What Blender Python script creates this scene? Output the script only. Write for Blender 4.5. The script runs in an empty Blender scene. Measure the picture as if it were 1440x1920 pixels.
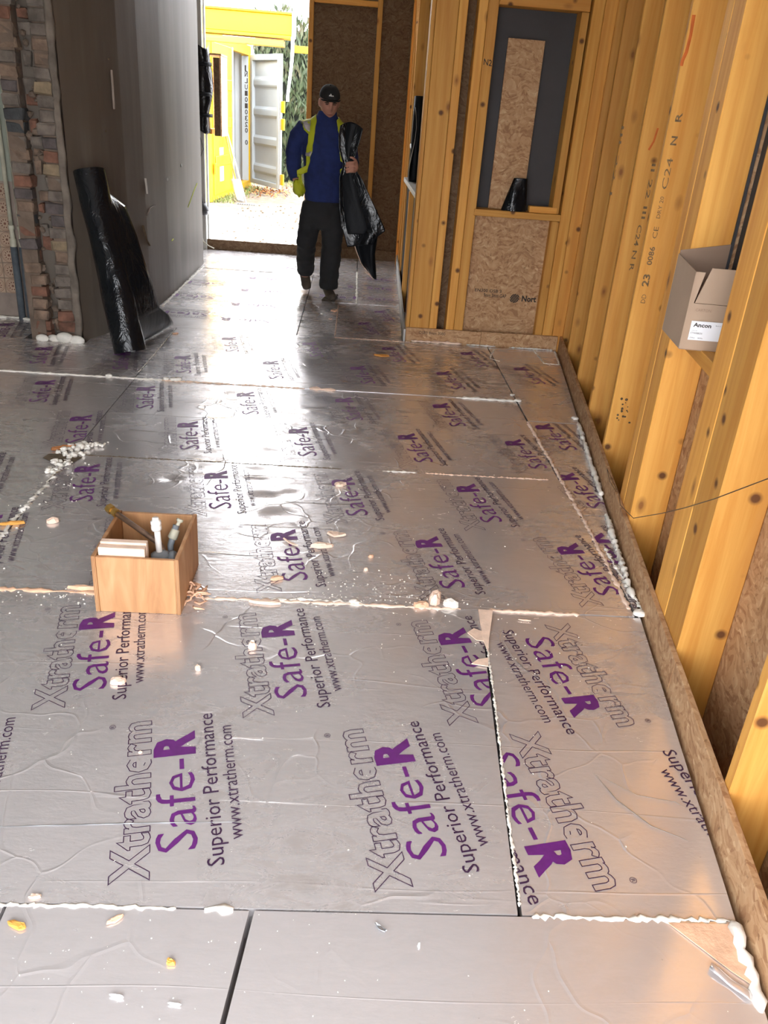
import bpy, bmesh, math, random
from mathutils import Vector, Matrix, noise
from mathutils.bvhtree import BVHTree

random.seed(11)
S = bpy.context.scene
COL = S.collection
PI = math.pi

# ------------------------------------------------------------------ camera
CAM_H = 1.53
pitch, roll, yaw = .454632753, -.07795721, -.061343
cp, sp = math.cos(pitch), math.sin(pitch)
cr, sr = math.cos(roll), math.sin(roll)
fwd = Vector((0, cp, -sp)); right = Vector((1, 0, 0)); down = Vector((0, -sp, -cp))
r2 = cr*right + sr*down; d2 = -sr*right + cr*down
ZR = Matrix.Rotation(yaw, 3, 'Z')
cx, cy, cz = ZR @ r2, -(ZR @ d2), -(ZR @ fwd)
cam_data = bpy.data.cameras.new('camera')
cam = bpy.data.objects.new('camera', cam_data)
COL.objects.link(cam)
cam.matrix_world = Matrix(((cx[0], cy[0], cz[0], 0), (cx[1], cy[1], cz[1], 0), (cx[2], cy[2], cz[2], CAM_H), (0, 0, 0, 1)))
cam_data.sensor_fit = 'HORIZONTAL'
cam_data.sensor_width = 36.0
cam_data.lens = 36.0*1523.93/1440.0
cam_data.clip_start = .05
cam_data.clip_end = 300
S.camera = cam

# ------------------------------------------------------------------ sky and exposure
world = bpy.data.worlds.new('overcast_sky')
S.world = world
world.use_nodes = True
wn = world.node_tree.nodes; wl = world.node_tree.links
bg = wn['Background']
geo = wn.new('ShaderNodeTexCoord'); sepw = wn.new('ShaderNodeSeparateXYZ'); rmp = wn.new('ShaderNodeValToRGB')
wl.new(geo.outputs['Generated'], sepw.inputs[0]); wl.new(sepw.outputs['Z'], rmp.inputs[0])
rmp.color_ramp.elements[0].position = 0.0; rmp.color_ramp.elements[0].color = (.95, .96, 1.0, 1)
rmp.color_ramp.elements[1].position = 1.0; rmp.color_ramp.elements[1].color = (.88, .93, 1.0, 1)
wl.new(rmp.outputs[0], bg.inputs[0])
bg.inputs[1].default_value = 4.2
S.view_settings.view_transform = 'Standard'
S.view_settings.look = 'None'
S.view_settings.exposure = 1.62
S.view_settings.gamma = 1.0
S.view_settings.use_curve_mapping = False

# ------------------------------------------------------------------ helpers: objects
def props(o, label=None, cat=None, group=None, kind=None):
    if label: o['label'] = label
    if cat: o['category'] = cat
    if group: o['group'] = group
    if kind: o['kind'] = kind
    return o

def thing(name, loc, label, cat, group=None):
    o = bpy.data.objects.new(name, None)
    o.empty_display_size = .05
    o.location = loc
    COL.objects.link(o)
    return props(o, label, cat, group)

def world_loc(p):
    v = Vector((0, 0, 0))
    while p:
        v += p.location
        p = p.parent
    return v

def link(name, me, mat=None, parent=None, M=None):
    o = bpy.data.objects.new(name, me)
    if mat and not me.materials:
        for m_ in (mat if isinstance(mat, (list, tuple)) else [mat]):
            me.materials.append(m_)
    COL.objects.link(o)
    if parent:
        o.parent = parent
        # vertices are given in world space: undo the offsets of the parents
        q = parent; T = Matrix.Identity(4)
        chain = []
        while q:
            chain.append(q); q = q.parent
        for q in reversed(chain):
            T = T @ q.matrix_parent_inverse @ q.matrix_basis
        o.matrix_parent_inverse = T.inverted()
    if M is not None:
        o.matrix_basis = M
    return o

class B:
    """collects shapes into one bmesh"""
    def __init__(s): s.bm = bmesh.new()
    def box(s, lo, hi, bev=0, M=None, seg=1):
        lo, hi = Vector(lo), Vector(hi)
        c = (lo+hi)/2; d = hi-lo
        r = bmesh.ops.create_cube(s.bm, size=1, matrix=Matrix.Translation(c) @ Matrix.Diagonal((d[0], d[1], d[2], 1)))
        vs = r['verts']
        if bev:
            es = list({e for v in vs for e in v.link_edges})
            rr = bmesh.ops.bevel(s.bm, geom=es, offset=bev, segments=seg, affect='EDGES', profile=.5)
            vs = list({v for f in rr['faces'] for v in f.verts} | {v for v in vs if v.is_valid})
        if M is not None:
            bmesh.ops.transform(s.bm, matrix=M, verts=vs)
        return vs
    def tube(s, pts, rad, seg=10, cap=True, jit=0, flat=1.0):
        pts = [Vector(p) for p in pts]
        n = len(pts)
        if not isinstance(rad, (list, tuple)): rad = [rad]*n
        rings = []
        t0 = (pts[1]-pts[0]).normalized()
        up = Vector((0, 0, 1)) if abs(t0.z) < .9 else Vector((0, 1, 0))
        a = t0.cross(up).normalized()
        for i in range(n):
            t = (pts[min(i+1, n-1)]-pts[max(i-1, 0)]).normalized()
            a = (a - t*a.dot(t)).normalized()
            b = t.cross(a)
            ring = []
            for k in range(seg):
                th = 2*PI*k/seg
                r = rad[i]*(1+jit*(random.random()-.5))
                ring.append(s.bm.verts.new(pts[i]+a*math.cos(th)*r+b*math.sin(th)*r*flat))
            rings.append(ring)
        for i in range(n-1):
            for k in range(seg):
                s.bm.faces.new((rings[i][k], rings[i][(k+1) % seg], rings[i+1][(k+1) % seg], rings[i+1][k]))
        if cap:
            s.bm.faces.new(list(reversed(rings[0]))); s.bm.faces.new(rings[-1])
        return rings
    def lathe(s, base, axis, prof, seg=16):
        axis = Vector(axis).normalized(); base = Vector(base)
        pts = [base+axis*h for h, r in prof]
        up = Vector((0, 0, 1)) if abs(axis.z) < .9 else Vector((0, 1, 0))
        a = axis.cross(up).normalized(); b = axis.cross(a)
        rings = [[s.bm.verts.new(p+(a*math.cos(2*PI*k/seg)+b*math.sin(2*PI*k/seg))*max(r, .0004)) for k in range(seg)] for p, (h, r) in zip(pts, prof)]
        for i in range(len(rings)-1):
            for k in range(seg):
                s.bm.faces.new((rings[i][k], rings[i][(k+1) % seg], rings[i+1][(k+1) % seg], rings[i+1][k]))
        s.bm.faces.new(list(reversed(rings[0]))); s.bm.faces.new(rings[-1])
    def grid(s, fn, nu, nv, thick=0):
        V = [[s.bm.verts.new(fn(i/nu, j/nv)) for j in range(nv+1)] for i in range(nu+1)]
        fs = [s.bm.faces.new((V[i][j], V[i+1][j], V[i+1][j+1], V[i][j+1])) for i in range(nu) for j in range(nv)]
        if thick:
            s.bm.normal_update()
            bmesh.ops.solidify(s.bm, geom=fs, thickness=thick)
        return V
    def poly(s, pts, h=None):
        vs = [s.bm.verts.new(p) for p in pts]
        f = s.bm.faces.new(vs)
        if h is not None:
            r = bmesh.ops.extrude_face_region(s.bm, geom=[f])
            bmesh.ops.translate(s.bm, vec=h, verts=[v for v in r['geom'] if isinstance(v, bmesh.types.BMVert)])
        return vs
    def ico(s, c, r, sub=1, jit=0, sc=(1, 1, 1), rot=0):
        M = Matrix.Translation(c) @ Matrix.Rotation(rot, 4, 'Z') @ Matrix.Diagonal((r*sc[0], r*sc[1], r*sc[2], 1))
        q = bmesh.ops.create_icosphere(s.bm, subdivisions=sub, radius=1)
        for v in q['verts']:
            if jit: v.co *= 1+jit*(random.random()-.5)
            v.co = M @ v.co
        return q['verts']
    def out(s, name, mat, parent=None, smooth=False, M=None, fixn=True):
        if fixn: bmesh.ops.recalc_face_normals(s.bm, faces=s.bm.faces)
        me = bpy.data.meshes.new(name)
        s.bm.to_mesh(me); s.bm.free()
        if smooth:
            for p in me.polygons: p.use_smooth = True
        return link(name, me, mat, parent, M)

# ------------------------------------------------------------------ helpers: materials
def nmat(name):
    m = bpy.data.materials.new(name); m.use_nodes = True
    nt = m.node_tree
    return m, nt, nt.nodes['Principled BSDF']

class NT:
    def __init__(s, nt): s.nt = nt
    def n(s, typ, ins=None, **at):
        x = s.nt.nodes.new('ShaderNode'+typ)
        for k, v in at.items(): setattr(x, k, v)
        for k, v in (ins or {}).items(): s.set(x.inputs[k], v)
        return x
    def set(s, sock, v):
        if isinstance(v, bpy.types.NodeSocket): s.nt.links.new(v, sock)
        elif isinstance(v, bpy.types.Node): s.nt.links.new(v.outputs[0], sock)
        else:
            if sock.type == 'RGBA' and len(v) == 3: v = (*v, 1)
            sock.default_value = v
    def ramp(s, fac, stops, interp='LINEAR'):
        r = s.n('ValToRGB', {0: fac}); cr_ = r.color_ramp; cr_.interpolation = interp
        while len(cr_.elements) < len(stops): cr_.elements.new(.5)
        for e, (p, c) in zip(cr_.elements, stops):
            e.position = p
            e.color = (c, c, c, 1) if isinstance(c, (int, float)) else (*c, 1)
        return r.outputs[0]
    def mix(s, fac, a, b, blend='MIX'):
        x = s.n('Mix', data_type='RGBA', blend_type=blend)
        s.set(x.inputs[0], fac); s.set(x.inputs[6], a); s.set(x.inputs[7], b)
        return x.outputs[2]
    def math(s, op, a, b=0.0, c=0.0):
        x = s.n('Math', operation=op); s.set(x.inputs[0], a); s.set(x.inputs[1], b); s.set(x.inputs[2], c)
        return x.outputs[0]
    def coords(s, scale=(1, 1, 1), rnd=True, rot=(0, 0, 0)):
        t = s.n('TexCoord').outputs['Object']
        mp = s.n('Mapping'); s.set(mp.inputs[0], t)
        mp.inputs['Scale'].default_value = scale; mp.inputs['Rotation'].default_value = rot
        if not rnd: return mp.outputs[0]
        oi = s.n('ObjectInfo').outputs['Random']
        cmb = s.n('CombineXYZ', {0: s.math('MULTIPLY', oi, 37.), 1: s.math('MULTIPLY', oi, 91.), 2: s.math('MULTIPLY', oi, 53.)})
        a = s.n('VectorMath', operation='ADD'); s.set(a.inputs[0], mp.outputs[0]); s.set(a.inputs[1], cmb.outputs[0])
        return a.outputs[0]
    def noise(s, vec, scale, detail=4, rough=.55, dist=0):
        x = s.n('TexNoise'); s.set(x.inputs['Vector'], vec)
        x.inputs['Scale'].default_value = scale; x.inputs['Detail'].default_value = detail
        x.inputs['Roughness'].default_value = rough; x.inputs['Distortion'].default_value = dist
        return x
    def bump(s, h, strength, dist=.01, normal=None):
        x = s.n('Bump'); s.set(x.inputs['Height'], h)
        x.inputs['Strength'].default_value = strength; x.inputs['Distance'].default_value = dist
        if normal is not None: s.set(x.inputs['Normal'], normal)
        return x.outputs[0]

def plain(name, col, rough=.6, metal=0, var=.12, nscale=9, bump=.15, bscale=60, spec=.5):
    m, nt, p = nmat(name); k = NT(nt)
    v = k.coords()
    f = k.noise(v, nscale, 5).outputs[0]
    k.set(p.inputs['Base Color'], k.ramp(f, [(.3, tuple(c*(1-var) for c in col)), (.7, tuple(min(1, c*(1+var)) for c in col))]))
    p.inputs['Roughness'].default_value = rough; p.inputs['Metallic'].default_value = metal
    p.inputs['Specular IOR Level'].default_value = spec
    if bump: k.set(p.inputs['Normal'], k.bump(k.noise(v, bscale, 3).outputs[0], bump, .004))
    return m

def pine(name, axis, c0=(.60, .265, .048), c1=(.73, .38, .088)):
    m, nt, p = nmat(name); k = NT(nt)
    sc = [1, 1, 1]; sc[axis] = .045
    v = k.coords(tuple(sc))
    g = k.noise(v, 26, 5, .6, .6).outputs[0]
    g2 = k.noise(v, 7, 3, .5, 1.2).outputs[0]
    oi = k.n('ObjectInfo').outputs['Random']
    a = k.mix(k.ramp(g, [(.35, 0), (.65, 1)]), c0, c1)
    a = k.mix(k.ramp(g2, [(.5, 0), (.72, .55)]), a, (.50, .20, .045))
    tint = k.n('HueSaturation'); k.set(tint.inputs['Color'], a)
    k.set(tint.inputs['Value'], k.math('MULTIPLY_ADD', oi, .40, .78))
    a = tint.outputs[0]
    sk = [2.4, 2.4, 2.4]; sk[axis] = 1.25
    vor = k.n('TexVoronoi', feature='F1'); k.set(vor.inputs['Vector'], k.coords(tuple(sk)))
    vor.inputs['Scale'].default_value = 2.6
    kn = k.ramp(vor.outputs['Distance'], [(.045, 1), (.07, .6), (.15, 0)])
    a = k.mix(k.math('MULTIPLY', kn, .85), a, (.22, .075, .02))
    vs = k.n('TexVoronoi', feature='F1'); k.set(vs.inputs['Vector'], k.coords((1, 1, 1)))
    vs.inputs['Scale'].default_value = 6.5
    a = k.mix(k.ramp(vs.outputs['Distance'], [(.07, .95), (.095, .6), (.15, 0)]), a, (.10, .035, .012))
    k.set(p.inputs['Base Color'], a)
    p.inputs['Roughness'].default_value = .62
    p.inputs['Specular IOR Level'].default_value = .3
    k.set(p.inputs['Normal'], k.bump(g, .12, .004))
    return m

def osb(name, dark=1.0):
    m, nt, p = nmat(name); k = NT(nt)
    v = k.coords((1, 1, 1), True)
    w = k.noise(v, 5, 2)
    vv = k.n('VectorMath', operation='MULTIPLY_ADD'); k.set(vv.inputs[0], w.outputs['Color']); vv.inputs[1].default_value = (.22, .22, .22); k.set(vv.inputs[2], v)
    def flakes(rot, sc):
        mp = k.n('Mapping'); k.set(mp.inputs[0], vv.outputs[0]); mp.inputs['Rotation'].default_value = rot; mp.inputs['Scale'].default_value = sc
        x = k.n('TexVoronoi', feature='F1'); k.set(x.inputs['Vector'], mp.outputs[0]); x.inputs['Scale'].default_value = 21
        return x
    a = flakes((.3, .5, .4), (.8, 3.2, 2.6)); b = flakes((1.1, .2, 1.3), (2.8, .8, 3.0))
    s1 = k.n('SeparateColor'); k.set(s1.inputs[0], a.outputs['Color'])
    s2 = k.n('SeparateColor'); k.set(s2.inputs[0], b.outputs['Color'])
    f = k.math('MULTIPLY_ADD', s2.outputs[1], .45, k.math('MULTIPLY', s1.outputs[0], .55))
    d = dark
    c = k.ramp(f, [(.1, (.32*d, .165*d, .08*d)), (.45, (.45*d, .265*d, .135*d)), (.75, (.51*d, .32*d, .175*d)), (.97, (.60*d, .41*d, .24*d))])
    fine = k.noise(v, 60, 3).outputs[0]
    c = k.mix(k.ramp(fine, [(.28, .55), (.38, 0)]), c, (.12*d, .06*d, .025*d))
    k.set(p.inputs['Base Color'], c)
    p.inputs['Roughness'].default_value = .7
    p.inputs['Specular IOR Level'].default_value = .25
    k.set(p.inputs['Normal'], k.bump(f, .35, .004))
    return m

def foil_mat(name, prints=True):
    m, nt, p = nmat(name); k = NT(nt)
    v = k.coords((1, 1, 1), False)
    big = k.noise(v, 1.1, 5, .6, .4).outputs[0]
    smear = k.noise(k.coords((1, 2.4, 1), False), 7, 8, .72, .9).outputs[0]
    speck = k.noise(v, 55, 4, .7).outputs[0]
    dirt = k.math('MULTIPLY', k.ramp(big, [(.40, 0), (.62, 1)]), k.ramp(smear, [(.42, 0), (.60, 1)]))
    dirt = k.math('MULTIPLY', dirt, .65 if prints else .25)
    col = k.mix(dirt, (.76, .725, .725), (.22, .185, .15))
    col = k.mix(k.ramp(speck, [(.70, 0), (.76, .5)]), col, (.16, .14, .12))
    k.set(p.inputs['Base Color'], col)
    k.set(p.inputs['Metallic'], k.math('MULTIPLY_ADD', dirt, -.45, .65))
    r = k.noise(v, 3.3, 4).outputs[0]
    k.set(p.inputs['Roughness'], k.math('MULTIPLY_ADD', dirt, .3, k.ramp(r, [(.3, .15), (.7, .25)])))
    # crinkles, roller lines and small dents in the foil
    vd = k.noise(v, 3, 2)
    wv = k.n('VectorMath', operation='MULTIPLY_ADD'); k.set(wv.inputs[0], vd.outputs['Color']); wv.inputs[1].default_value = (.35, .35, .35); k.set(wv.inputs[2], v)
    cr1 = k.n('TexVoronoi', feature='DISTANCE_TO_EDGE'); k.set(cr1.inputs['Vector'], wv.outputs[0]); cr1.inputs['Scale'].default_value = 4.5
    cre = k.ramp(cr1.outputs['Distance'], [(0, 1), (.012, .5), (.03, 0)])
    msk = k.ramp(k.noise(v, 2.3, 3).outputs[0], [(.48, 0), (.6, 1)])
    cre = k.math('MULTIPLY', cre, msk)
    sy = k.n('SeparateXYZ'); k.set(sy.inputs[0], v)
    wob = k.noise(k.coords((.6, 9, 1), False), 1.0, 2).outputs[0]
    fr = k.math('FRACT', k.math('MULTIPLY_ADD', wob, .9, k.math('MULTIPLY', sy.outputs[1], 4.1)))
    ln = k.ramp(k.math('ABSOLUTE', k.math('SUBTRACT', fr, .5)), [(0, 1), (.014, 0)])
    ln = k.math('MULTIPLY', ln, k.ramp(k.noise(k.coords((1, 7, 1), False), 1.3, 3).outputs[0], [(.42, 0), (.56, 1)]))
    h = k.math('MULTIPLY_ADD', cre, .9, k.math('MULTIPLY', ln, .9))
    h = k.math('MULTIPLY_ADD', k.noise(k.coords((1, 3.0, 1), False), 16, 5, .6).outputs[0], .55, h)
    trod = k.ramp(k.noise(v, 1.6, 3).outputs[0], [(.46, 0), (.62, 1)])
    h = k.math('MULTIPLY_ADD', k.math('MULTIPLY', trod, k.noise(k.coords((1, 1.8, 1), False), 30, 5, .65).outputs[0]), .75 if prints else .1, h)
    h = k.math('MULTIPLY_ADD', k.noise(v, 2.6, 3).outputs[0], 1.6, h)
    k.set(p.inputs['Normal'], k.bump(h, .34 if prints else .2, .0035))
    return m

def plastic_black(name, rough=.26, wr=.5, spec=.32):
    m, nt, p = nmat(name); k = NT(nt)
    v = k.coords((1, 1, .6))
    p.inputs['Base Color'].default_value = (.006, .007, .009, 1)
    p.inputs['Roughness'].default_value = rough
    p.inputs['Specular IOR Level'].default_value = spec
    k.set(p.inputs['Normal'], k.bump(k.noise(v, 9, 4, .6, .8).outputs[0], wr, .02))
    return m

M_foil = foil_mat('printed_foil'); M_foil_plain = foil_mat('plain_foil', False)
M_pz = pine('pine_upright', 2); M_px = pine('pine_rail', 0)
M_osb = osb('strand_board'); M_osb_lit = osb('strand_board_lit', 1.45); M_osb_shaded = osb('strand_board_shaded', .30)  # same board three times: plain, daylit and shaded, the light put into the colour
M_purple = plain('purple_print', (.115, .012, .15), .5, 0, .15, 40, 0)
M_ink = plain('dark_print', (.04, .013, .047), .5, 0, .15, 40, 0)
M_fade = plain('faded_stamp', (.19, .12, .055), .8, 0, .35, 60, 0)
M_stamp = plain('black_stamp', (.035, .028, .022), .8, 0, .3, 60, 0)
M_white_foam = plain('white_foam', (.80, .77, .70), .85, 0, .12, 20, .6, 45)
M_pink_foam = plain('pink_foam', (.74, .46, .30), .9, 0, .18, 25, .5, 60)
M_pale_foam = plain('pale_foam', (.80, .60, .47), .9, 0, .12, 25, .4, 60)
M_black = plastic_black('black_sheeting', .20, .75); M_black_matt = plastic_black('black_sheeting_matt', .5, .3, .15)
M_grey_mem = plain('grey_membrane', (.048, .044, .045), .7, 0, .15, 3, .2, 20)
M_card = plain('cardboard', (.40, .285, .20), .8, 0, .07, 5, .15, 80)
M_card_in = plain('cardboard_inner', (.30, .20, .14), .85, 0, .07, 5, .15, 80)
M_label = plain('paper_label', (.82, .83, .86), .5, 0, .03, 5, 0)
M_white = plain('white_paint', (.72, .74, .74), .5, 0, .05, 6, .1)
M_trimw = plain('grey_white_board', (.42, .42, .40), .6, 0, .1, 6, .1)
M_brass = plain('tarnished_brass', (.50, .31, .09), .38, .9, .25, 30, .2)
M_copper = plain('dull_copper', (.26, .17, .12), .5, .7, .3, 25, .2)
M_pipe_white = plain('white_plastic', (.78, .74, .70), .45, 0, .08, 20, .15)
M_pipe_grey = plain('grey_plastic', (.20, .22, .24), .5, 0, .15, 15, .1)
M_lag = plain('grey_lagging', (.085, .10, .115), .8, 0, .2, 20, .4)
M_cream = plain('cream_pipe_paint', (.46, .44, .34), .55, 0, .2, 12, .3)
M_tile = plain('beige_tile', (.40, .29, .21), .35, 0, .12, 10, .1)
M_tile_pat = plain('brown_tile_print', (.14, .055, .032), .4, 0, .3, 20, 0)
M_walldirt = plain('bare_render', (.27, .215, .18), .9, 0, .3, 5, .6, 30)
M_wallpaint = plain('old_green_paint', (.30, .32, .26), .7, 0, .15, 4, .3, 30)
M_skim = plain('mortar_skim', (.16, .132, .106), .9, 0, .35, 8, .8, 40)
M_mortar = plain('old_mortar', (.15, .11, .082), .95, 0, .3, 9, .9, 40)
BR = [plain('brick_blue', (.045, .048, .05), .85, 0, .4, 18, .8, 50), plain('brick_red', (.17, .080, .052), .9, 0, .45, 14, .9, 50),
      plain('brick_tan', (.19, .13, .092), .9, 0, .4, 14, .9, 50), plain('brick_grey', (.145, .12, .10), .9, 0, .4, 14, .9, 50),
      plain('brick_purple', (.095, .078, .075), .9, 0, .4, 16, .8, 50), plain('brick_yellow', (.23, .175, .11), .9, 0, .35, 14, .8, 50)]
M_yellow = plain('yellow_steel_paint', (.62, .37, .008), .45, 0, .12, 3, .1)
M_cwhite = plain('container_white_paint', (.40, .44, .46), .45, 0, .06, 2, .1)
M_steel = plain('galvanised_steel', (.40, .42, .44), .4, .8, .15, 8, .1)
M_dark_steel = plain('dark_steel', (.05, .05, .055), .5, .3, .2, 10, .1)
M_strap = plain('white_webbing', (.85, .88, .90), .7, 0, .05, 20, .2)
M_trunk = plain('grey_bark', (.22, .19, .17), .9, 0, .3, 10, .5)
M_redroof = plain('red_roof_tile', (.42, .13, .09), .8, 0, .2, 8, .3)
M_render = plain('pale_house_render', (.55, .50, .45), .85, 0, .1, 4, .2)
M_skin = plain('skin', (.44, .21, .145), .5, 0, .08, 12, .05)
M_fleece = plain('blue_fleece', (.008, .018, .088), .9, 0, .25, 14, .5, 40)
M_trouser = plain('black_work_cloth', (.010, .010, .011), .85, 0, .3, 8, .6, 18)
M_boot = plain('brown_muddy_leather', (.060, .045, .032), .75, 0, .35, 14, .5, 40)
M_cap = plain('black_cap_cloth', (.008, .008, .008), .9, 0, .2, 20, .3)
M_hivis = plain('yellow_high_visibility_cloth', (.42, .45, .010), .7, 0, .12, 9, .3, 30)
M_tape = plain('grey_reflective_tape', (.38, .35, .34), .35, .3, .1, 20, .1)
M_hair = plain('brown_hair', (.03, .018, .012), .7)
M_logo = plain('white_stitching', (.62, .62, .60), .7, 0, .03, 20, 0)
M_orange = plain('orange_spray_paint', (.62, .14, .02), .7, 0, .2, 20, 0)
M_mud = plain('dried_mud', (.12, .085, .05), .95, 0, .3, 30, .5)
M_wire = plain('brown_cable', (.10, .055, .02), .5)
M_leaf = plain('fallen_leaf', (.34, .13, .04), .8, 0, .4, 10, .2)
M_ceil = plain('ceiling_boards', (.78, .77, .76), .7, 0, .06, 2, .1)
M_glass = plain('lamp_glass', (.10, .10, .11), .2, 0, .1)

def plywood():
    m, nt, p = nmat('plywood'); k = NT(nt)
    v = k.coords((1, 1, .12))
    g = k.noise(v, 12, 4, .6, 1.0).outputs[0]
    b = k.noise(k.coords((1, 1, .5)), 7, 3).outputs[0]
    c = k.ramp(g, [(.3, (.30, .135, .052)), (.55, (.46, .24, .105)), (.75, (.57, .345, .18))])
    c = k.mix(k.ramp(b, [(.5, 0), (.75, .45)]), c, (.40, .19, .08))
    k.set(p.inputs['Base Color'], c); p.inputs['Roughness'].default_value = .6
    return m
M_ply = plywood()
M_plydark = plain('plywood_glue_line', (.20, .095, .04), .7)
M_plyedge = plain('plywood_edge', (.50, .31, .16), .7, 0, .3, 50, .2)

def plaster_mat():
    m, nt, p = nmat('stained_plaster'); k = NT(nt)
    st = k.noise(k.coords((1, 1, .10), False), 3.0, 4, .6, .3).outputs[0]
    bl = k.noise(k.coords((1, 1, 1), False), 1.3, 5).outputs[0]
    c = k.ramp(st, [(.30, (.085, .063, .046)), (.52, (.125, .102, .080)), (.72, (.18, .155, .128))])
    c = k.mix(k.ramp(bl, [(.45, 0), (.7, .6)]), c, (.10, .075, .055))
    sp_ = k.noise(k.coords((1, 1, 1), False), 26, 4, .7).outputs[0]
    c = k.mix(k.ramp(sp_, [(.68, 0), (.75, .4)]), c, (.22, .19, .165))
    k.set(p.inputs['Base Color'], c)
    p.inputs['Roughness'].default_value = .6
    k.set(p.inputs['Normal'], k.bump(sp_, .15, .004))
    return m
M_plaster = plaster_mat()

def ground_mat():
    m, nt, p = nmat('yard_ground'); k = NT(nt)
    v = k.coords((1, 1, 1), False)
    a = k.noise(v, .5, 6, .6).outputs[0]; b = k.noise(v, 9, 6, .7).outputs[0]
    sy = k.n('SeparateXYZ'); k.set(sy.inputs[0], v)
    edge = k.math('ADD', sy.outputs[1], k.math('MULTIPLY_ADD', a, 2.2, -1.1))
    t = k.n('MapRange', {0: edge, 1: 13.2, 2: 14.2})
    mud = k.ramp(b, [(.25, (.06, .045, .03)), (.5, (.14, .11, .08)), (.75, (.25, .205, .155))])
    conc = k.ramp(b, [(.25, (.40, .37, .33)), (.45, (.58, .55, .50)), (.8, (.66, .63, .58))])
    k.set(p.inputs['Base Color'], k.mix(t.outputs[0], conc, mud))
    p.inputs['Roughness'].default_value = .95
    k.set(p.inputs['Normal'], k.bump(b, .5, .02))
    return m
M_ground = ground_mat()

def leaf_mat(name, cols):
    m, nt, p = nmat(name); k = NT(nt)
    f = k.noise(k.coords((1, 1, 1)), 4.5, 4).outputs[0]
    k.set(p.inputs['Base Color'], k.ramp(f, [(.3, cols[0]), (.5, cols[1]), (.72, cols[2])]))
    p.inputs['Roughness'].default_value = .6
    return m
M_hedge = leaf_mat('hedge_foliage', [(.016, .026, .008), (.04, .06, .02), (.10, .085, .045)])
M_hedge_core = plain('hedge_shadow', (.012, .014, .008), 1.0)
M_grass = leaf_mat('grass_blades', [(.10, .14, .03), (.20, .23, .06), (.30, .27, .12)])

# ------------------------------------------------------------------ lettering
DG = None
def text_geo(body, res=2, bold=0.0):
    cu = bpy.data.curves.new('lettering', 'FONT')
    cu.body = body; cu.size = 1; cu.resolution_u = res; cu.offset = bold
    o = bpy.data.objects.new('lettering', cu); COL.objects.link(o)
    dg = bpy.context.evaluated_depsgraph_get(); dg.update()
    me = bpy.data.meshes.new_from_object(o.evaluated_get(dg))
    bm = bmesh.new(); bm.from_mesh(me)
    bmesh.ops.remove_doubles(bm, verts=bm.verts, dist=1e-5)
    bm.verts.index_update()
    vs = [(v.co.x, v.co.y) for v in bm.verts]
    fs = [tuple(v.index for v in f.verts) for f in bm.faces]
    loops = [(e.verts[0].index, e.verts[1].index, e.link_faces[0]) for e in bm.edges if len(e.link_faces) == 1]
    bd = []
    for a, b, f in loops:
        idx = [v.index for v in f.verts]
        i = idx.index(a)
        bd.append((a, b) if idx[(i+1) % len(idx)] == b else (b, a))
    bm.free(); bpy.data.meshes.remove(me)
    COL.objects.unlink(o); bpy.data.objects.remove(o); bpy.data.curves.remove(cu)
    return vs, fs, bd
CAPH = max(y for x, y in text_geo('X')[0])

def fit(body, x0, x1, y0, caph, bold=0.0, res=2):
    vs, fs, bd = text_geo(body, res, bold)
    mx, Mx = min(v[0] for v in vs), max(v[0] for v in vs)
    vs = [(x0+(x-mx)/(Mx-mx)*(x1-x0), y0+y/CAPH*caph) for x, y in vs]
    return vs, fs, bd

def outline(vs, bd, w):
    """turn glyph outlines into flat ribbons of width w"""
    nx = {a: b for a, b in bd}; pv = {b: a for a, b in bd}
    out, fs, idx = [], [], {}
    for a in nx:
        if a not in pv: continue
        p0, p1, p2 = Vector(vs[pv[a]]), Vector(vs[a]), Vector(vs[nx[a]])
        e1 = (p1-p0); e2 = (p2-p1)
        if e1.length < 1e-9 or e2.length < 1e-9: e1 = e2 = p2-p0
        n1 = Vector((-e1.y, e1.x)).normalized(); n2 = Vector((-e2.y, e2.x)).normalized()
        n = n1+n2
        if n.length < .2: n = n1
        n.normalize()
        l = w/max(.45, n.dot(n1))
        idx[a] = len(out)
        q = p1+n*l
        out += [tuple(p1), tuple(q)]
    for a, b in nx.items():
        if a in idx and b in idx:
            fs.append((idx[a], idx[b], idx[b]+1, idx[a]+1))
    return out, fs

LOGO = []          # (verts, faces, material index) in logo space: u along the line, v up
v_, f_, b_ = fit('Xtratherm', 0, .524, 0, .080, .032)
LOGO.append((*outline(v_, b_, .0022), 1))
v_, f_, b_ = fit('Safe-', .069, .363, -.109, .094, -.006); LOGO.append((v_, f_, 0))
v_, f_, b_ = fit('R', .377, .466, -.109, .094, .045); LOGO.append((v_, f_, 0))
v_, f_, b_ = fit('Superior Performance', .014, .529, -.165, .038, .0); LOGO.append((v_, f_, 1))
v_, f_, b_ = fit('www.xtratherm.com', .080, .472, -.212, .034, -.004); LOGO.append((v_, f_, 1))
ring_v = []; ring_f = []
for i in range(14):
    a = 2*PI*i/14
    ring_v += [(.512+.0085*math.cos(a), .098+.0085*math.sin(a)), (.512+.0072*math.cos(a), .098+.0072*math.sin(a))]
    j = (i+1) % 14
    ring_f.append((2*i, 2*j, 2*j+1, 2*i+1))
LOGO.append((ring_v, ring_f, 1))
v_, f_, b_ = fit('R', .5085, .5165, .0935, .009); LOGO.append((v_, f_, 1))
LOGO_V = [v for part in LOGO for v in part[0]]

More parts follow.
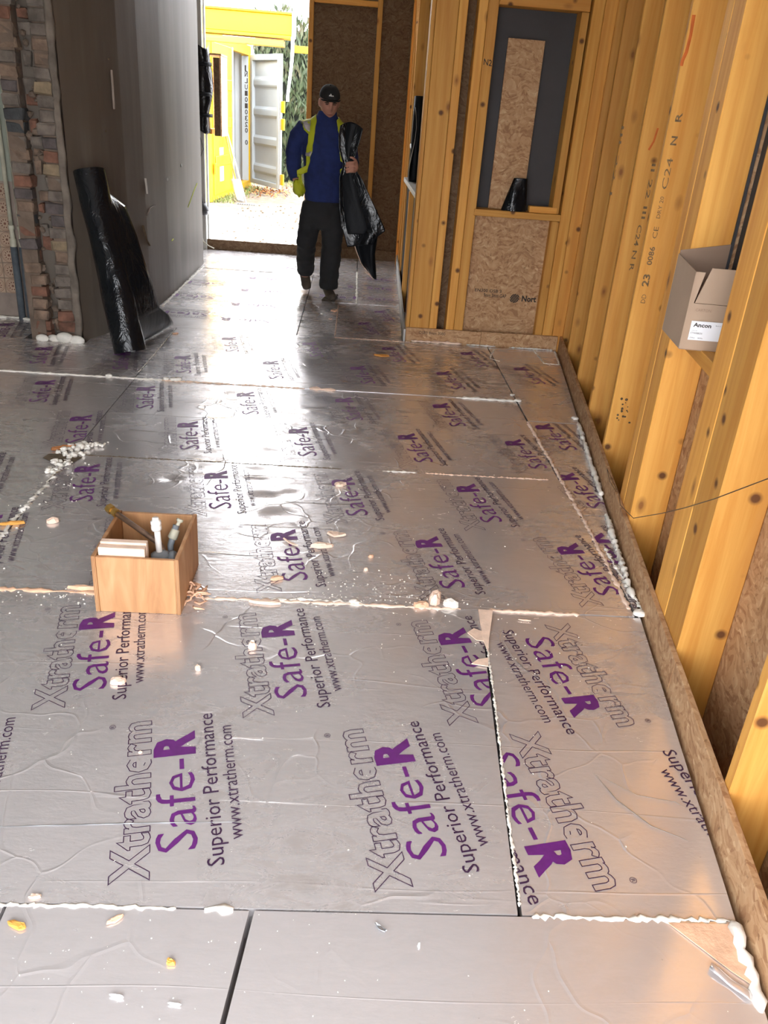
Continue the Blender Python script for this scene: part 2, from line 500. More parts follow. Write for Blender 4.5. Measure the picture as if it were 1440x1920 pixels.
# ------------------------------------------------------------------ floor
W0 = Vector((.927, 1.186)); WD = Vector((.682, 4.931)).normalized(); WN = Vector((WD.y, -WD.x))
def W(s, o, z=0.0):
    p = W0+WD*s+WN*o
    return Vector((p.x, p.y, z))
def xr(y, o=-.012):
    s = (y-W0.y-WN.y*o)/WD.y
    return (W0+WD*s+WN*o).x
MW = Matrix(((WD.x, WN.x, 0, W0.x), (WD.y, WN.y, 0, W0.y), (0, 0, 1, 0), (0, 0, 0, 1)))   # (s, o, z) to world

fl = B()
fl.box((-5.2, -.6, -.42), (2.6, 9.86, -.30))
fl.poly([(-5.2, -.6, -.30), (xr(-.6), -.6, -.30), (xr(6.2), 6.2, -.30), (.42, 6.2, -.30), (.52, 9.70, -.30), (-5.2, 9.70, -.30)], Vector((0, 0, .20)))
floor = props(fl.out('floor', M_mortar), kind='structure')

DENTS = [(-.318, 3.212, .075, .045, .010), (-.383, 3.387, .065, .04, .008), (-.256, 3.047, .07, .055, .009), (-.401, 3.494, .06, .03, .006),
         (-.758, 3.349, .04, .03, .010), (-.217, 3.263, .05, .03, .006), (-.36, 3.75, .07, .03, .005), (-.30, 4.35, .08, .04, .006), (-.45, 4.9, .08, .05, .006),
         (-.52, 4.2, .05, .03, .005), (.05, 4.5, .06, .03, .005), (-.62, 5.3, .07, .05, .006), (.02, 5.0, .05, .05, .006), (-.29, 1.50, .05, .05, .002)]
def hfun(x, y):
    h = noise.noise((x*2.1, y*2.1, 3.3))*.0018
    for a, b, ra, rb, d in DENTS:
        q = ((x-a)/ra)**2+((y-b)/rb)**2
        if q < 7: h -= d*(math.exp(-q)-.28*math.exp(-(q-1.9)**2))
    return h

A0 = -12.2
def make_board(poly, logos, mat=None, dz=0.0, step=.022, name='insulation_board', lift=0):
    bm = bmesh.new()
    xs = [p[0] for p in poly]; ys = [p[1] for p in poly]
    nx_ = max(2, int((max(xs)-min(xs))/step)); ny_ = max(2, int((max(ys)-min(ys))/step))
    V = [[bm.verts.new((min(xs)+(max(xs)-min(xs))*i/nx_, min(ys)+(max(ys)-min(ys))*j/ny_, 0)) for j in range(ny_+1)] for i in range(nx_+1)]
    for i in range(nx_):
        for j in range(ny_): bm.faces.new((V[i][j], V[i+1][j], V[i+1][j+1], V[i][j+1]))
    def clip(b):
        for i in range(len(poly)):
            p, q = Vector(poly[i]), Vector(poly[(i+1) % len(poly)])
            e = q-p; n = Vector((e.y, -e.x, 0)).normalized()
            bmesh.ops.bisect_plane(b, geom=list(b.verts)+list(b.edges)+list(b.faces), plane_co=(p.x-n.x*.0015, p.y-n.y*.0015, 0), plane_no=n, clear_outer=True, dist=1e-6)
    clip(bm)
    for v in bm.verts: v.co.z = hfun(v.co.x, v.co.y)+dz
    be = [e for e in bm.edges if len(e.link_faces) == 1]
    r = bmesh.ops.extrude_edge_only(bm, edges=be)
    nv = [g for g in r['geom'] if isinstance(g, bmesh.types.BMVert)]
    for v in nv: v.co.z = -.098
    bmesh.ops.recalc_face_normals(bm, faces=bm.faces)
    for e in be: e.smooth = False
    me = bpy.data.meshes.new(name); bm.to_mesh(me); bm.free()
    for p in me.polygons: p.use_smooth = p.normal.z > .7
    bo = link(name, me, mat or M_foil, floor)
    # printed marks, cut where the board is cut
    lb = bmesh.new()
    inside = lambda p: all((Vector(poly[(i+1) % len(poly)])-Vector(poly[i])).cross(Vector(p)-Vector(poly[i])) > -.002 for i in range(len(poly)))
    for (x0, y0, ori) in logos:
        a = math.radians(A0+ori); u = Vector((math.sin(a), math.cos(a))); w = Vector((-u.y, u.x))
        P = lambda q: Vector((x0, y0))+u*q[0]+w*q[1]
        flags = [inside(P(q)) for q in ((0, 0), (.52, 0), (0, .08), (.52, .1), (.0, -.21), (.5, -.21), (.25, 0), (.25, -.2))]
        if not any(flags): continue
        tmp = bmesh.new()
        for vs, fs, mi in LOGO:
            vv = [tmp.verts.new((*P(q), 0)) for q in vs]
            for f in fs:
                try: tmp.faces.new([vv[i] for i in f]).material_index = mi
                except ValueError: pass
        if not all(flags): clip(tmp)
        for v in tmp.verts: v.co.z = hfun(v.co.x, v.co.y)+dz+.0011
        tm = bpy.data.meshes.new('t'); tmp.to_mesh(tm); tmp.free(); lb.from_mesh(tm); bpy.data.meshes.remove(tm)
    if len(lb.faces):
        for f in lb.faces:
            f.normal_update()
            if f.normal.z < 0: f.normal_flip()
        me = bpy.data.meshes.new('printed_lettering'); lb.to_mesh(me)
        link('printed_lettering', me, [M_purple, M_ink], bo)
    lb.free()
    return bo

def rows(xa, xb, ph1, ph2, y0, sp_=.576, ori=0):
    L = []
    for ph, dy in ((ph1, .062), (ph2, .612)):
        if ph is None: continue
        k0 = math.floor((xa-ph)/sp_)-1
        for k_ in range(k0, k0+12):
            x = ph+k_*sp_
            if xa-.4 < x < xb+.4: L.append((x, y0+dy, ori))
    return L
R = lambda x0, x1, y0, y1: [(x0, y0), (x1, y0), (x1, y1), (x0, y1)]
rz = lambda: random.uniform(-.0012, .0012)
# plain near row
make_board(R(-3.05, -.652, -.55, 1.1775), [], M_foil_plain, rz())
make_board([(-.648, -.55), (-.33, -.55), (-.145, 1.1775), (-.648, 1.1775)], [], M_foil_plain, rz())
make_board([(-.323, -.55), (xr(-.55), -.55), (xr(1.1775), 1.1775), (-.137, 1.1775)], [], M_foil_plain, rz())
# row with the crate
make_board(R(-4.35, -1.951, 1.18, 2.382), [], M_foil, rz(), .06)
make_board([(-1.948, 1.18), (.430, 1.18), (.509, 2.382), (-1.948, 2.382)], rows(-1.9, .5, -.373, -.154, 1.18), M_foil, .001)
make_board([(.437, 1.18), (xr(1.18), 1.18), (xr(2.38), 2.382), (.516, 2.382)],
           [(.724, 2.314, 180), (.148, 2.314, 180), (1.300, 2.314, 180), (.509, 1.758, 180), (1.085, 1.758, 180)], M_foil, -.001)
# next rows
make_board(R(-3.65, -1.2615, 2.3835, 3.5645), rows(-2.4, -1.2, -1.341, -1.60, 2.382), M_foil, rz(), .05)
make_board(R(-1.258, 1.060, 2.3835, 3.5645), rows(-1.2, 1.1, -.189, .035, 2.382), M_foil, .001)
make_board([(1.070, 2.3835), (xr(2.3835), 2.3835), (xr(3.19), 3.19), (1.070, 3.19)], [(1.33, 2.93, 180+24), (1.10, 2.55, 0)], M_foil, rz())
make_board([(1.069, 3.196), (xr(3.196), 3.196), (xr(4.405), 4.405), (1.059, 4.405)], [(1.16, 3.908, 0), (1.13, 3.20, 0)], M_foil, rz())
make_board(R(-3.65, -1.2635, 3.566, 4.7685), rows(-2.4, -1.2, -1.337, -1.705, 3.566), M_foil, rz(), .05)
make_board(R(-1.262, 1.052, 3.566, 4.7685), rows(-1.2, 1.0, -.211, .020, 3.566), M_foil, -.001)
make_board([(1.058, 4.411), (xr(4.411), 4.411), (xr(6.05), 6.05), (1.058, 6.05)], [(1.237, 5.084, 0)], M_foil, rz())
make_board(R(-3.65, -1.2690, 4.7698, 5.500), [(-1.443, 4.86, 0), (-1.949, 4.87, 0), (-2.45, 4.87, 0)], M_foil, rz(), .05)
make_board(R(-1.770, -1.274, 5.504, 6.0495), [], M_foil, rz())
make_board(R(-3.65, -2.18, 5.504, 6.035), [(-2.40, 5.42, 0)], M_foil, rz())
make_board(R(-1.266, 1.052, 4.7698, 6.0495), rows(-1.2, 1.0, .10, .325, 4.797), M_foil, .001)
# passage to the door
make_board(R(-1.70, -1.5485, 6.0505, 6.55), [], M_foil, rz())
make_board(R(-1.547, -.386, 6.0505, 8.524),
           [(-.55, 6.35, 282), (-.55, 6.9, 282), (-1.05, 6.45, 282), (-.55, 7.5, 282), (-1.1, 7.1, 282), (-1.1, 7.7, 282), (-.55, 8.1, 282)], M_foil, rz())
make_board(R(-.382, -.102, 6.052, 7.284), [], M_foil, rz())
make_board([(-.096, 6.052), (.410, 6.052), (.442, 7.284), (-.096, 7.284)], [(.153, 6.15, 0), (.29, 6.62, 0)], M_foil, rz())
make_board(R(-.382, .058, 7.290, 8.522), [(-.1, 8.1, 102), (-.35, 7.6, 102)], M_foil, rz())
make_board([(.064, 7.290), (.442, 7.290), (.485, 9.0), (.064, 9.0)], [(.09, 7.62, 102), (.09, 8.12, 102), (.09, 8.6, 102)], M_foil, rz())
make_board(R(-1.69, .058, 8.528, 9.716), [(-.9, 8.9, 102)], M_foil, rz())
make_board([(.064, 9.006), (.485, 9.006), (.500, 9.716), (.064, 9.716)], [], M_foil, rz())

# ------------------------------------------------------------------ foam seals in the joints (parts of the floor)
def bead(pts, r, mat, n=None, jit=.6, wob=.004, flat=.55, name='foam_seal', parent=None):
    P = [Vector((p[0], p[1], p[2] if len(p) > 2 else .001)) for p in pts]
    out = []; rad = []
    for a, b in zip(P[:-1], P[1:]):
        m = max(2, int((b-a).length/(r*1.5)))
        m = min(m, 90)
        for i in range(m):
            q = a.lerp(b, i/m); q += Vector((random.uniform(-wob, wob), random.uniform(-wob, wob), 0))
            out.append(q); rad.append(r*(1+jit*(random.random()-.5)*1.6))
    out.append(P[-1]); rad.append(r*.5); rad[0] = r*.5
    b = B(); b.tube(out, rad, 7, True, .25, flat)
    return b.out(name, mat, parent or floor, True)
bead([(-2.2, 1.177), (-1.0, 1.177), (-.30, 1.178)], .004, M_white_foam, wob=.003)
bead([(-.24, 1.178), (-.18, 1.176)], .013, M_white_foam)
bead([(.46, 1.178), (.60, 1.179), (.75, 1.179), (.90, 1.178)], .0062, M_white_foam, jit=.9)
bead([(.437, 1.20), (.46, 1.55), (.49, 1.95), (.507, 2.25)], .0032, M_white_foam, jit=.9, wob=.002)
bead([(-1.9, 2.385), (-1.3, 2.384), (-.80, 2.383)], .010, M_pink_foam, jit=.9)
bead([(-.47, 2.382), (-.30, 2.384), (.1, 2.384), (.44, 2.384)], .0075, M_pale_foam, jit=.9, wob=.004)
bead([(-.25, 2.39), (-.05, 2.40), (.08, 2.395), (.12, 2.384)], .008, M_white_foam, jit=1., wob=.008)
bead([(.53, 2.385), (.70, 2.384), (.86, 2.384)], .0075, M_pale_foam, jit=.5)
bead([(1.055, 2.43), (1.066, 3.0), (1.064, 3.6), (1.06, 4.0), (1.055, 4.40)], .0085, M_pale_foam, jit=.7, wob=.004)
bead([(1.10, 2.42), (1.09, 2.9)], .006, M_white_foam, jit=1.)
bead([(xr(2.5)-.01, 2.5, .01), (xr(2.9)-.012, 2.9, .008), (xr(3.2)-.012, 3.2, .008)], .0085, M_white_foam, jit=1., wob=.003, flat=1)
bead([(xr(3.4)-.008, 3.4, .010), (xr(3.9)-.010, 3.9, .010), (xr(4.4)-.012, 4.4, .010)], .011, M_white_foam, jit=.5, wob=.003, flat=1)
bead([(-1.22, 3.565), (-.6, 3.565), (.0, 3.565)], .004, M_mud, wob=.003)
bead([(.2, 3.566), (.30, 3.566), (.36, 3.565)], .008, M_white_foam, jit=1.)
bead([(.40, 3.565), (.75, 3.565), (1.0, 3.565)], .005, M_pale_foam, jit=1.)
bead([(-3.3, 4.79), (-2.3, 4.7698), (-1.35, 4.770), (-1.1, 4.769)], .011, M_white_foam, jit=.5)
bead([(-1.1, 4.769), (-.6, 4.769), (-.25, 4.769)], .007, M_pale_foam, jit=.9)
bead([(-.22, 4.775), (-.12, 4.7698), (-.06, 4.77)], .016, M_pale_foam, jit=.9)
bead([(.68, 4.770), (.85, 4.770), (1.06, 4.770)], .011, M_white_foam, jit=.9)
bead([(-1.268, 2.55), (-1.265, 2.9), (-1.262, 3.2), (-1.262, 3.5)], .0085, M_white_foam, jit=1., wob=.012)
bead([(-1.272, 4.9), (-1.271, 5.4), (-1.272, 6.0)], .003, M_white_foam, jit=1.)
bead([(-.1, 6.05), (.2, 6.05), (.47, 6.05)], .006, M_pale_foam, jit=.7)
bead([(.48, 6.068, .008), (.7, 6.068, .008), (.86, 6.066, .008)], .016, M_pale_foam, jit=.8)
bead([(.90, 6.066, .006), (1.12, 6.062, .006)], .009, M_white_foam, jit=.9)
bead([(1.22, 6.064, .004), (1.40, 6.064, .006), (1.56, 6.064, .004)], .008, M_white_foam, jit=.9)
bead([(1.413, 6.05), (1.414, 5.68), (1.522, 5.673), (1.575, 6.05)], .006, M_white_foam, jit=.4)
bead([(1.10, 5.98), (1.06, 5.86), (1.03, 5.72), (1.09, 5.66)], .005, M_white_foam, jit=.6)
bead([(-.10, 6.1), (-.098, 6.6), (-.098, 7.2)], .003, M_pale_foam)
bead([(.061, 7.3), (.061, 8.0), (.062, 8.9)], .007, M_white_foam, jit=1.1)
bead([(-1.64, 8.525), (-1.2, 8.525), (-.8, 8.525)], .006, M_mud)
bead([(-1.52, 6.7), (-1.515, 7.6), (-1.51, 8.6)], .012, M_white_foam, jit=.8)
bead([(-4.2, 6.04, .006), (-2.9, 6.03, .006), (-2.45, 6.03, .006), (-2.25, 5.98, .008)], .014, M_white_foam, jit=.6)
for c, r in (((-2.05, 5.48, .016), .034), ((-1.97, 5.485, .016), .03), ((-1.90, 5.475, .03), .045), ((-1.82, 5.475, .016), .042), ((-1.99, 5.52, .01), .03)):
    b = B(); b.ico(Vector(c), r, 3, .05, (1.25, .7, .8)); b.out('foam_seal', M_white_foam, floor, True)
for c, r, m in (((-1.27, 3.60, .012), .05, M_white_foam), ((-1.21, 3.66, .012), .035, M_white_foam), ((-1.24, 3.53, .012), .035, M_white_foam), ((-1.262, 3.44, .01), .03, M_white_foam),
             ((-1.165, 3.69, .01), .022, M_white_foam), ((-1.275, 3.36, .01), .028, M_white_foam)):
    b = B()
    for i in range(14):
        b.ico(Vector(c)+Vector((random.uniform(-r, r)*1.2, random.uniform(-r, r)*.8, random.uniform(-.006, .008))), r*random.uniform(.15, .42), 2, .7, (random.uniform(.7, 1.5), 1, .7), random.random()*3)
    b.out('foam_seal', m, floor, True)
for c, r in (((-1.02, 4.77, .012), .028), ((-1.08, 4.775, .010), .02), ((1.36, 4.50, .004), .020), ((1.05, 4.885, .004), .014), ((1.06, 4.755, .008), .018), ((1.075, 2.40, .008), .022), ((.07, 2.392, .008), .016), ((-1.42, 4.775, .01), .02)):
    b = B()
    for i in range(4):
        b.ico(Vector(c)+Vector((random.uniform(-r, r)*.6, random.uniform(-r, r)*.4, 0)), r*random.uniform(.5, .8), 2, .2, (1.1, .9, .6))
    b.out('foam_seal', M_white_foam, floor, True)
b = B(); b.poly([(-1.37, 3.50, .0035), (-1.30, 3.45, .0035), (-1.22, 3.47, .0035), (-1.20, 3.53, .0035), (-1.27, 3.555, .0035), (-1.36, 3.55, .0035)], Vector((0, 0, .0015)))
b.out('mud_patch', M_mud, floor)
# torn corner by the wall: bare pink foam with white filler
b = B(); b.poly([(.755, 1.168, .003), (.822, 1.092, .003), (.850, 1.060, .003), (.893, 1.02, .003), (.895, 1.10, .003), (.905, 1.168, .003)], Vector((0, 0, .002)))
b.out('bare_foam_patch', M_pink_foam, floor)['label'] = 'bare pink foam where the foil is torn off'
bead([(.902, 1.175, .008), (.893, 1.12, .008), (.892, 1.07, .006), (.884, 1.02, .004), (.878, .98, .003)], .010, M_white_foam, jit=.9, flat=.8)
b = B()
b.grid(lambda u, v: Vector((.815+.060*u-.012*v, 1.078-.065*u-.018*v, .004+.006*math.sin(v*2.6)*(1-.6*u)+.002*math.sin(9*u))), 8, 5, .001)
b.out('torn_foil_flap', M_foil_plain, floor, True)
# torn wedge at the cut
b = B(); b.poly([(.500, 2.376, .004), (.548, 2.362, .010), (.535, 2.30, .008), (.512, 2.20, .006), (.500, 2.13, .003), (.492, 2.2, .003)], Vector((0, 0, .006)))
b.out('torn_foam_wedge', M_pale_foam, floor)
for pts in ([(.445, 2.235), (.470, 2.262), (.497, 2.245), (.497, 2.19), (.470, 2.195)], [(.437, 2.065), (.462, 2.09), (.495, 2.10), (.490, 2.055)]):
    b = B(); b.poly([(x, y, .004) for x, y in pts], Vector((0, 0, .003))); b.out('torn_facing', M_pale_foam, floor)
# deep scratches and creases in the foil
def crease(pts, w, mat, name='scratch'):
    b = B(); P = []
    for (a, c) in zip(pts[:-1], pts[1:]):
        for i in range(8):
            t = i/8; P.append(Vector((a[0]+(c[0]-a[0])*t, a[1]+(c[1]-a[1])*t, .0025+hfun(a[0], a[1]))))
    P.append(Vector((*pts[-1], .0025+hfun(*pts[-1]))))
    n = len(P); b.tube(P, [w*math.sin(PI*(i+.4)/(n+.2))+.0003 for i in range(n)], 5, True, .3, .5)
    return b.out(name, mat, floor)
crease([(.708, 1.613), (.745, 1.516), (.806, 1.437), (.884, 1.394)], .0016, M_steel)
crease([(.711, 1.609), (.803, 1.537), (.896, 1.519), (.915, 1.500)], .0009, M_steel)
crease([(-.8, 1.372), (-.55, 1.39), (-.42, 1.40), (-.2, 1.412)], .0013, M_steel)
crease([(.56, 2.20), (.575, 2.12), (.60, 2.06), (.645, 2.0)], .0012, M_steel)

# ------------------------------------------------------------------ right wall: studs and strand board
TOP = 3.30
def MWat(s, o, z=0): return MW @ Matrix.Translation((s, o, z))
def wbox(name, s0, s1, o0, o1, z0, z1, mat, parent, bev=.003):
    b = B(); b.box((-(s1-s0)/2, -(o1-o0)/2, -(z1-z0)/2), ((s1-s0)/2, (o1-o0)/2, (z1-z0)/2), bev)
    return b.out(name, mat, parent, M=MWat((s0+s1)/2, (o0+o1)/2, (z0+z1)/2))
b = B(); b.box((-1.75, .176, -.29), (5.05, .20, TOP), 0, MW)
wall_right = props(b.out('wall_right', M_grey_mem), kind='structure')
for s0, s1, z0, z1 in ((-1.75, .58, -.285, TOP), (.584, 1.23, -.285, TOP), (1.232, 1.788, -.285, .864), (1.232, 1.788, 2.25, TOP), (1.79, 3.0, -.285, TOP), (3.004, 5.05, -.285, TOP)):
    wbox('board_sheet', s0, s1, .160, .1755, z0, z1, M_osb, wall_right, 0)
wbox('sole_plate', -1.75, 5.05, .019, .159, -.29, -.245, M_px, wall_right)
wbox('head_plate', -1.75, 5.05, .019, .159, TOP-.05, TOP-.002, M_px, wall_right)
STUDS = [(-1.5, -1.455), (-.95, -.905), (-.33, -.285), (.27, .315), (.87, 1.062), (1.065, 1.23), (1.79, 1.943), (1.946, 2.04), (2.603, 2.65), (3.213, 3.26), (3.845, 3.89), (4.525, 4.57), (4.93, 4.98)]
studs = {}
for s0, s1 in STUDS:
    studs[s1] = wbox('stud', s0, s1, .019, .159, -.244, TOP-.051, M_pz, wall_right, .004)
wbox('window_rail', 1.233, 1.788, .055, .159, .842, .889, M_px, wall_right)
wbox('window_head', 1.233, 1.788, .019, .159, 2.2, 2.25, M_px, wall_right)
wbox('membrane_edge', 1.778, 1.786, .150, .160, .95, 2.19, M_dark_steel, wall_right, 0)
wbox('upstand_board', -1.74, .80, .0, .018, -.10, .107, M_osb, wall_right, .0015)
wbox('upstand_board', .802, 2.35, .0, .018, -.10, .105, M_osb, wall_right, .0015)
wbox('upstand_board', 2.352, 4.95, .0, .018, -.10, .108, M_osb, wall_right, .0015)

def stamp(parent, body, mapfn, h, L, mat=M_stamp, bold=0, name='stamp'):
    vs, fs, bd = fit(body, 0, L, 0, h, bold)
    bm = bmesh.new(); vv = [bm.verts.new(mapfn(x, y)) for x, y in vs]
    for f in fs:
        try: bm.faces.new([vv[i] for i in f])
        except ValueError: pass
    me = bpy.data.meshes.new(name); bm.to_mesh(me); bm.free()
    return link(name, me, mat, parent)
# grade stamps run down the near sides of the studs
def stud_map(s, o_base, z_top):       # text runs downwards, letter tops towards the room... seen from the camera side
    return lambda x, y: W(s-.0012, o_base+y, z_top-x)
def stud_up(s, o_base, z_bot):        # reads upwards, letter tops towards the room
    return lambda x, y: W(s-.0012, o_base-y, z_bot+x)
stamp(studs[2.65], 'C24', stud_up(2.603, .066, 1.32), .024, .125, M_fade)
stamp(studs[2.65], 'N', stud_up(2.603, .066, 1.495), .024, .035, M_fade, .02)
stamp(studs[2.65], 'R', stud_up(2.603, .066, 1.585), .024, .035, M_fade, .02)
stamp(studs[2.65], 'DRY 20', stud_up(2.603, .062, 1.20), .016, .09, M_fade)
stamp(studs[2.65], 'CE', stud_up(2.603, .066, 1.115), .020, .05, M_fade)
stamp(studs[2.65], '0086', stud_up(2.603, .068, 1.00), .022, .08, M_fade, .02)
stamp(studs[2.65], '23', stud_up(2.603, .072, .905), .028, .055, M_fade, .03)
stamp(studs[2.65], 'DD', stud_up(2.603, .074, .83), .020, .04, M_fade)
stamp(studs[3.26], 'C24 N R', stud_map(3.213, .088, 1.11), .021, .23, M_fade, .01)
stamp(studs[3.26], 'II 22 III', stud_map(3.213, .098, 1.40), .018, .26, M_fade, .01)
stamp(studs[3.89], 'III 22 I', stud_map(3.845, .012, 1.56), .014, .36, M_fade)
def stroke(parent, pts, r, mat, name):
    b = B(); b.tube(pts, r, 6, True, .3, .15)
    return b.out(name, mat, parent)
stroke(studs[2.65], [W(2.6015, .03, 1.97), W(2.6015, .034, 1.90), W(2.6015, .030, 1.84), W(2.6015, .022, 1.81), W(2.6015, .021, 1.79)], .007, M_orange, 'spray_mark')
stroke(studs[3.26], [W(3.2115, .092, 1.56), W(3.2115, .085, 1.50), W(3.2115, .068, 1.46)], .005, M_orange, 'spray_mark')
b = B()
for i in range(16):
    o_, z_ = random.gauss(.08, .022), random.gauss(.31, .05)
    b.ico(W(2.602, o_, z_), random.uniform(.003, .009), 1, .3, (1, 1, 1))
b.out('mud_splash', M_mud, studs[2.65])

# ------------------------------------------------------------------ middle wall with the boarded window
def abox(name, lo, hi, mat, parent, bev=.003):
    lo, hi = Vector(lo), Vector(hi); c = (lo+hi)/2
    b = B(); b.box(lo-c, hi-c, bev)
    return b.out(name, mat, parent, M=Matrix.Translation(c))
b = B()
b.box((.445, 6.256, -.29), (.862, 6.28, TOP)); b.box((.862, 6.256, -.29), (1.46, 6.28, .93)); b.box((.862, 6.256, 2.3), (1.46, 6.28, TOP)); b.box((1.46, 6.256, -.29), (1.70, 6.28, TOP)); b.box((.862, 6.262, .93), (1.46, 6.276, 2.3))
wall_middle = props(b.out('wall_middle', M_grey_mem), kind='structure')
abox('board_sheet', (.60, 6.242, -.28), (.862, 6.255, TOP), M_osb_shaded, wall_middle, 0)
abox('board_sheet', (.864, 6.172, -.10), (1.412, 6.188, .923), M_osb, wall_middle, 0)
sheet_lower = [o for o in wall_middle.children if o.name.startswith('board_sheet')][-1]
for x0, x1 in ((.430, .456), (.458, .603), (.605, .662), (.731, .79), (.792, .860)):
    st_ = abox('stud', (x0, 6.101, -.244), (x1, 6.241, TOP-.05), M_pz, wall_middle)
    if x0 == .792: stud_n2 = st_
abox('stud', (1.402, 6.101, .972), (1.452, 6.241, 2.208), M_pz, wall_middle)
abox('cripple_stud', (1.412, 6.106, -.244), (1.468, 6.241, .924), M_pz, wall_middle)
abox('stud', (1.47, 6.101, -.244), (1.545, 6.241, TOP-.05), M_pz, wall_middle)
abox('stud', (1.547, 6.101, -.244), (1.632, 6.241, TOP-.05), M_pz, wall_middle)
abox('window_sill', (.846, 6.088, .926), (1.469, 6.241, .971), M_px, wall_middle)
abox('window_lintel', (.862, 6.098, 2.21), (1.452, 6.241, 2.36), M_px, wall_middle)
abox('sole_plate', (.40, 6.101, -.29), (1.70, 6.241, -.246), M_px, wall_middle)
up = abox('upstand_board', (.432, 6.078, -.10), (1.0, 6.097, .104), M_osb, wall_middle, .0015)
abox('upstand_board', (1.002, 6.078, -.10), (1.588, 6.097, .106), M_osb, wall_middle, .0015)
stamp(stud_n2, 'N2', lambda x, y: Vector((.80+x, 6.0998, 1.865+y-x*.1)), .035, .055, bold=.01)
stamp(sheet_lower, 'Nort', lambda x, y: Vector((1.29+x, 6.171, .335+y)), .040, .11, bold=.04)
stamp(sheet_lower, '9mm 3mm GAP', lambda x, y: Vector((1.00+x, 6.171, .350+y)), .026, .17, bold=.01)
stamp(sheet_lower, 'EN300 OSB 3', lambda x, y: Vector((.93+x, 6.171, .385+y)), .022, .20, bold=.01)
b = B()                                         # round emblem with slanting stripes
for k_ in range(5):
    q = [(-.032, -.02), (.0, -.034), (.034, .01), (.01, .034)]
for k_ in range(-3, 4):
    t = k_*.0105; half = math.sqrt(max(.0001, .034**2-t*t))
    d_ = Vector((.6, -.8)); n_ = Vector((.8, .6)); w_ = .0042
    b.poly([(1.235+(n_*(t+w_*a_)+d_*half*b__*.98).x, 6.171, .352+(n_*(t+w_*a_)+d_*half*b__*.98).y) for a_, b__ in ((-1, -1), (1, -1), (1, 1), (-1, 1))])
b.out('stamp', M_stamp, sheet_lower)
stamp(up, 'OSB3 9mm 3080', lambda x, y: Vector((.53+x, 6.0770, .062+y)), .022, .20)

# ------------------------------------------------------------------ passage wall on the right
def PX(y): return .432+(y-6.1)*.025
b = B(); b.poly([(PX(6.26)+.10, 6.285, -.29), (PX(6.26)+.14, 6.285, -.29), (PX(9.7)+.14, 9.74, -.29), (PX(9.7)+.10, 9.74, -.29)], Vector((0, 0, TOP+.29)))
wall_passage = props(b.out('wall_passage', M_osb_shaded), kind='structure')
for y0, y1, z0, z1 in ((6.243, 6.29, -.1, TOP-.05), (7.55, 7.60, -.1, .94), (8.62, 8.665, -.1, TOP-.05), (9.3, 9.345, -.1, TOP-.05), (9.66, 9.705, -.1, TOP-.05)):
    abox('stud', (PX(y0), y0, z0), (PX(y0)+.10, y1, z1), M_pz, wall_passage)
abox('low_ledge', (PX(8.0)-.01, 6.3, .945), (PX(8.0)+.10, 8.61, .985), M_trimw, wall_passage)
abox('low_panel', (PX(8.0)+.03, 6.3, -.09), (PX(8.0)+.08, 8.61, .944), M_black_matt, wall_passage)
b = B(); b.tube([(PX(8.9)+.03, 8.75, 2.05), (PX(8.9)+.03, 9.25, 2.6)], .035, 4); b.out('brace', M_px, wall_passage)
b = B(); b.poly([(.414, 6.062, -.09), (.428, 6.062, -.09), (.516, 9.60, -.09), (.502, 9.60, -.09)], Vector((0, 0, .185)))
props(b.out('trim_1', M_trimw), kind='structure')

# ------------------------------------------------------------------ far wall with the doorway
b = B(); b.box((-.555, 9.80, -.29), (.64, 9.83, TOP)); b.box((-5.2, 9.80, 3.22), (-.555, 9.83, TOP))
wall_far = props(b.out('wall_far', M_osb_shaded), kind='structure')  # darkened board colour stands in for the dim far end
for x0, x1 in ((-.568, -.518), (.135, .185), (.50, .55)):
    abox('stud', (x0, 9.735, -.09), (x1, 9.799, TOP-.05), M_pz, wall_far)
abox('head_rail', (-.516, 9.745, 2.5), (.134, 9.799, 2.55), M_px, wall_far)
th = B(); th.box((-1.76, 9.722, -.29), (.50, 9.733, .112), .002)
props(th.out('trim_2', M_osb_shaded), kind='structure')
b = B(); b.box((-5.2, -.6, TOP), (2.6, 9.86, TOP+.12))
ceiling = props(b.out('ceiling', M_ceil), kind='structure')
# door frame on the left of the doorway
b = B(); b.box((-1.76, 9.70, -.29), (-1.70, 9.721, 2.6), .004); b.box((-1.698, 9.68, -.29), (-1.655, 9.721, 2.6), .004); b.box((-1.652, 9.735, -.29), (-1.632, 9.79, 2.6), .003)
props(b.out('door_1', M_trimw), kind='structure')

# ------------------------------------------------------------------ left wall: plaster, broken brick end, tiled return
PL = [(-1.795, 5.545), (-1.74, 5.66), (-1.665, 5.86), (-1.60, 6.15), (-1.555, 6.50), (-1.53, 7.1), (-1.535, 8.76)]
b = B()
outer = [(x, y) for x, y in PL]+[(-1.76, 8.80), (-1.77, 9.69), (-2.14, 9.69), (-2.14, 5.62), (-1.80, 5.62)]
NZ = 12
rings = [[b.bm.verts.new((x, y, -.29+(TOP+.29)*k_/NZ)) for x, y in outer] for k_ in range(NZ+1)]
for k_ in range(NZ):
    for i in range(len(outer)):
        j = (i+1) % len(outer)
        b.bm.faces.new((rings[k_][i], rings[k_][j], rings[k_+1][j], rings[k_+1][i]))
b.bm.faces.new(rings[0]); b.bm.faces.new(rings[-1])
wall_left = props(b.out('wall_left', M_plaster), kind='structure')
abox('mortar_core', (-2.135, 5.528, -.1), (-2.035, 5.64, TOP), M_mortar, wall_left, 0)
abox('mortar_core', (-1.922, 5.528, -.1), (-1.815, 5.64, TOP), M_mortar, wall_left, 0)
proto = {}
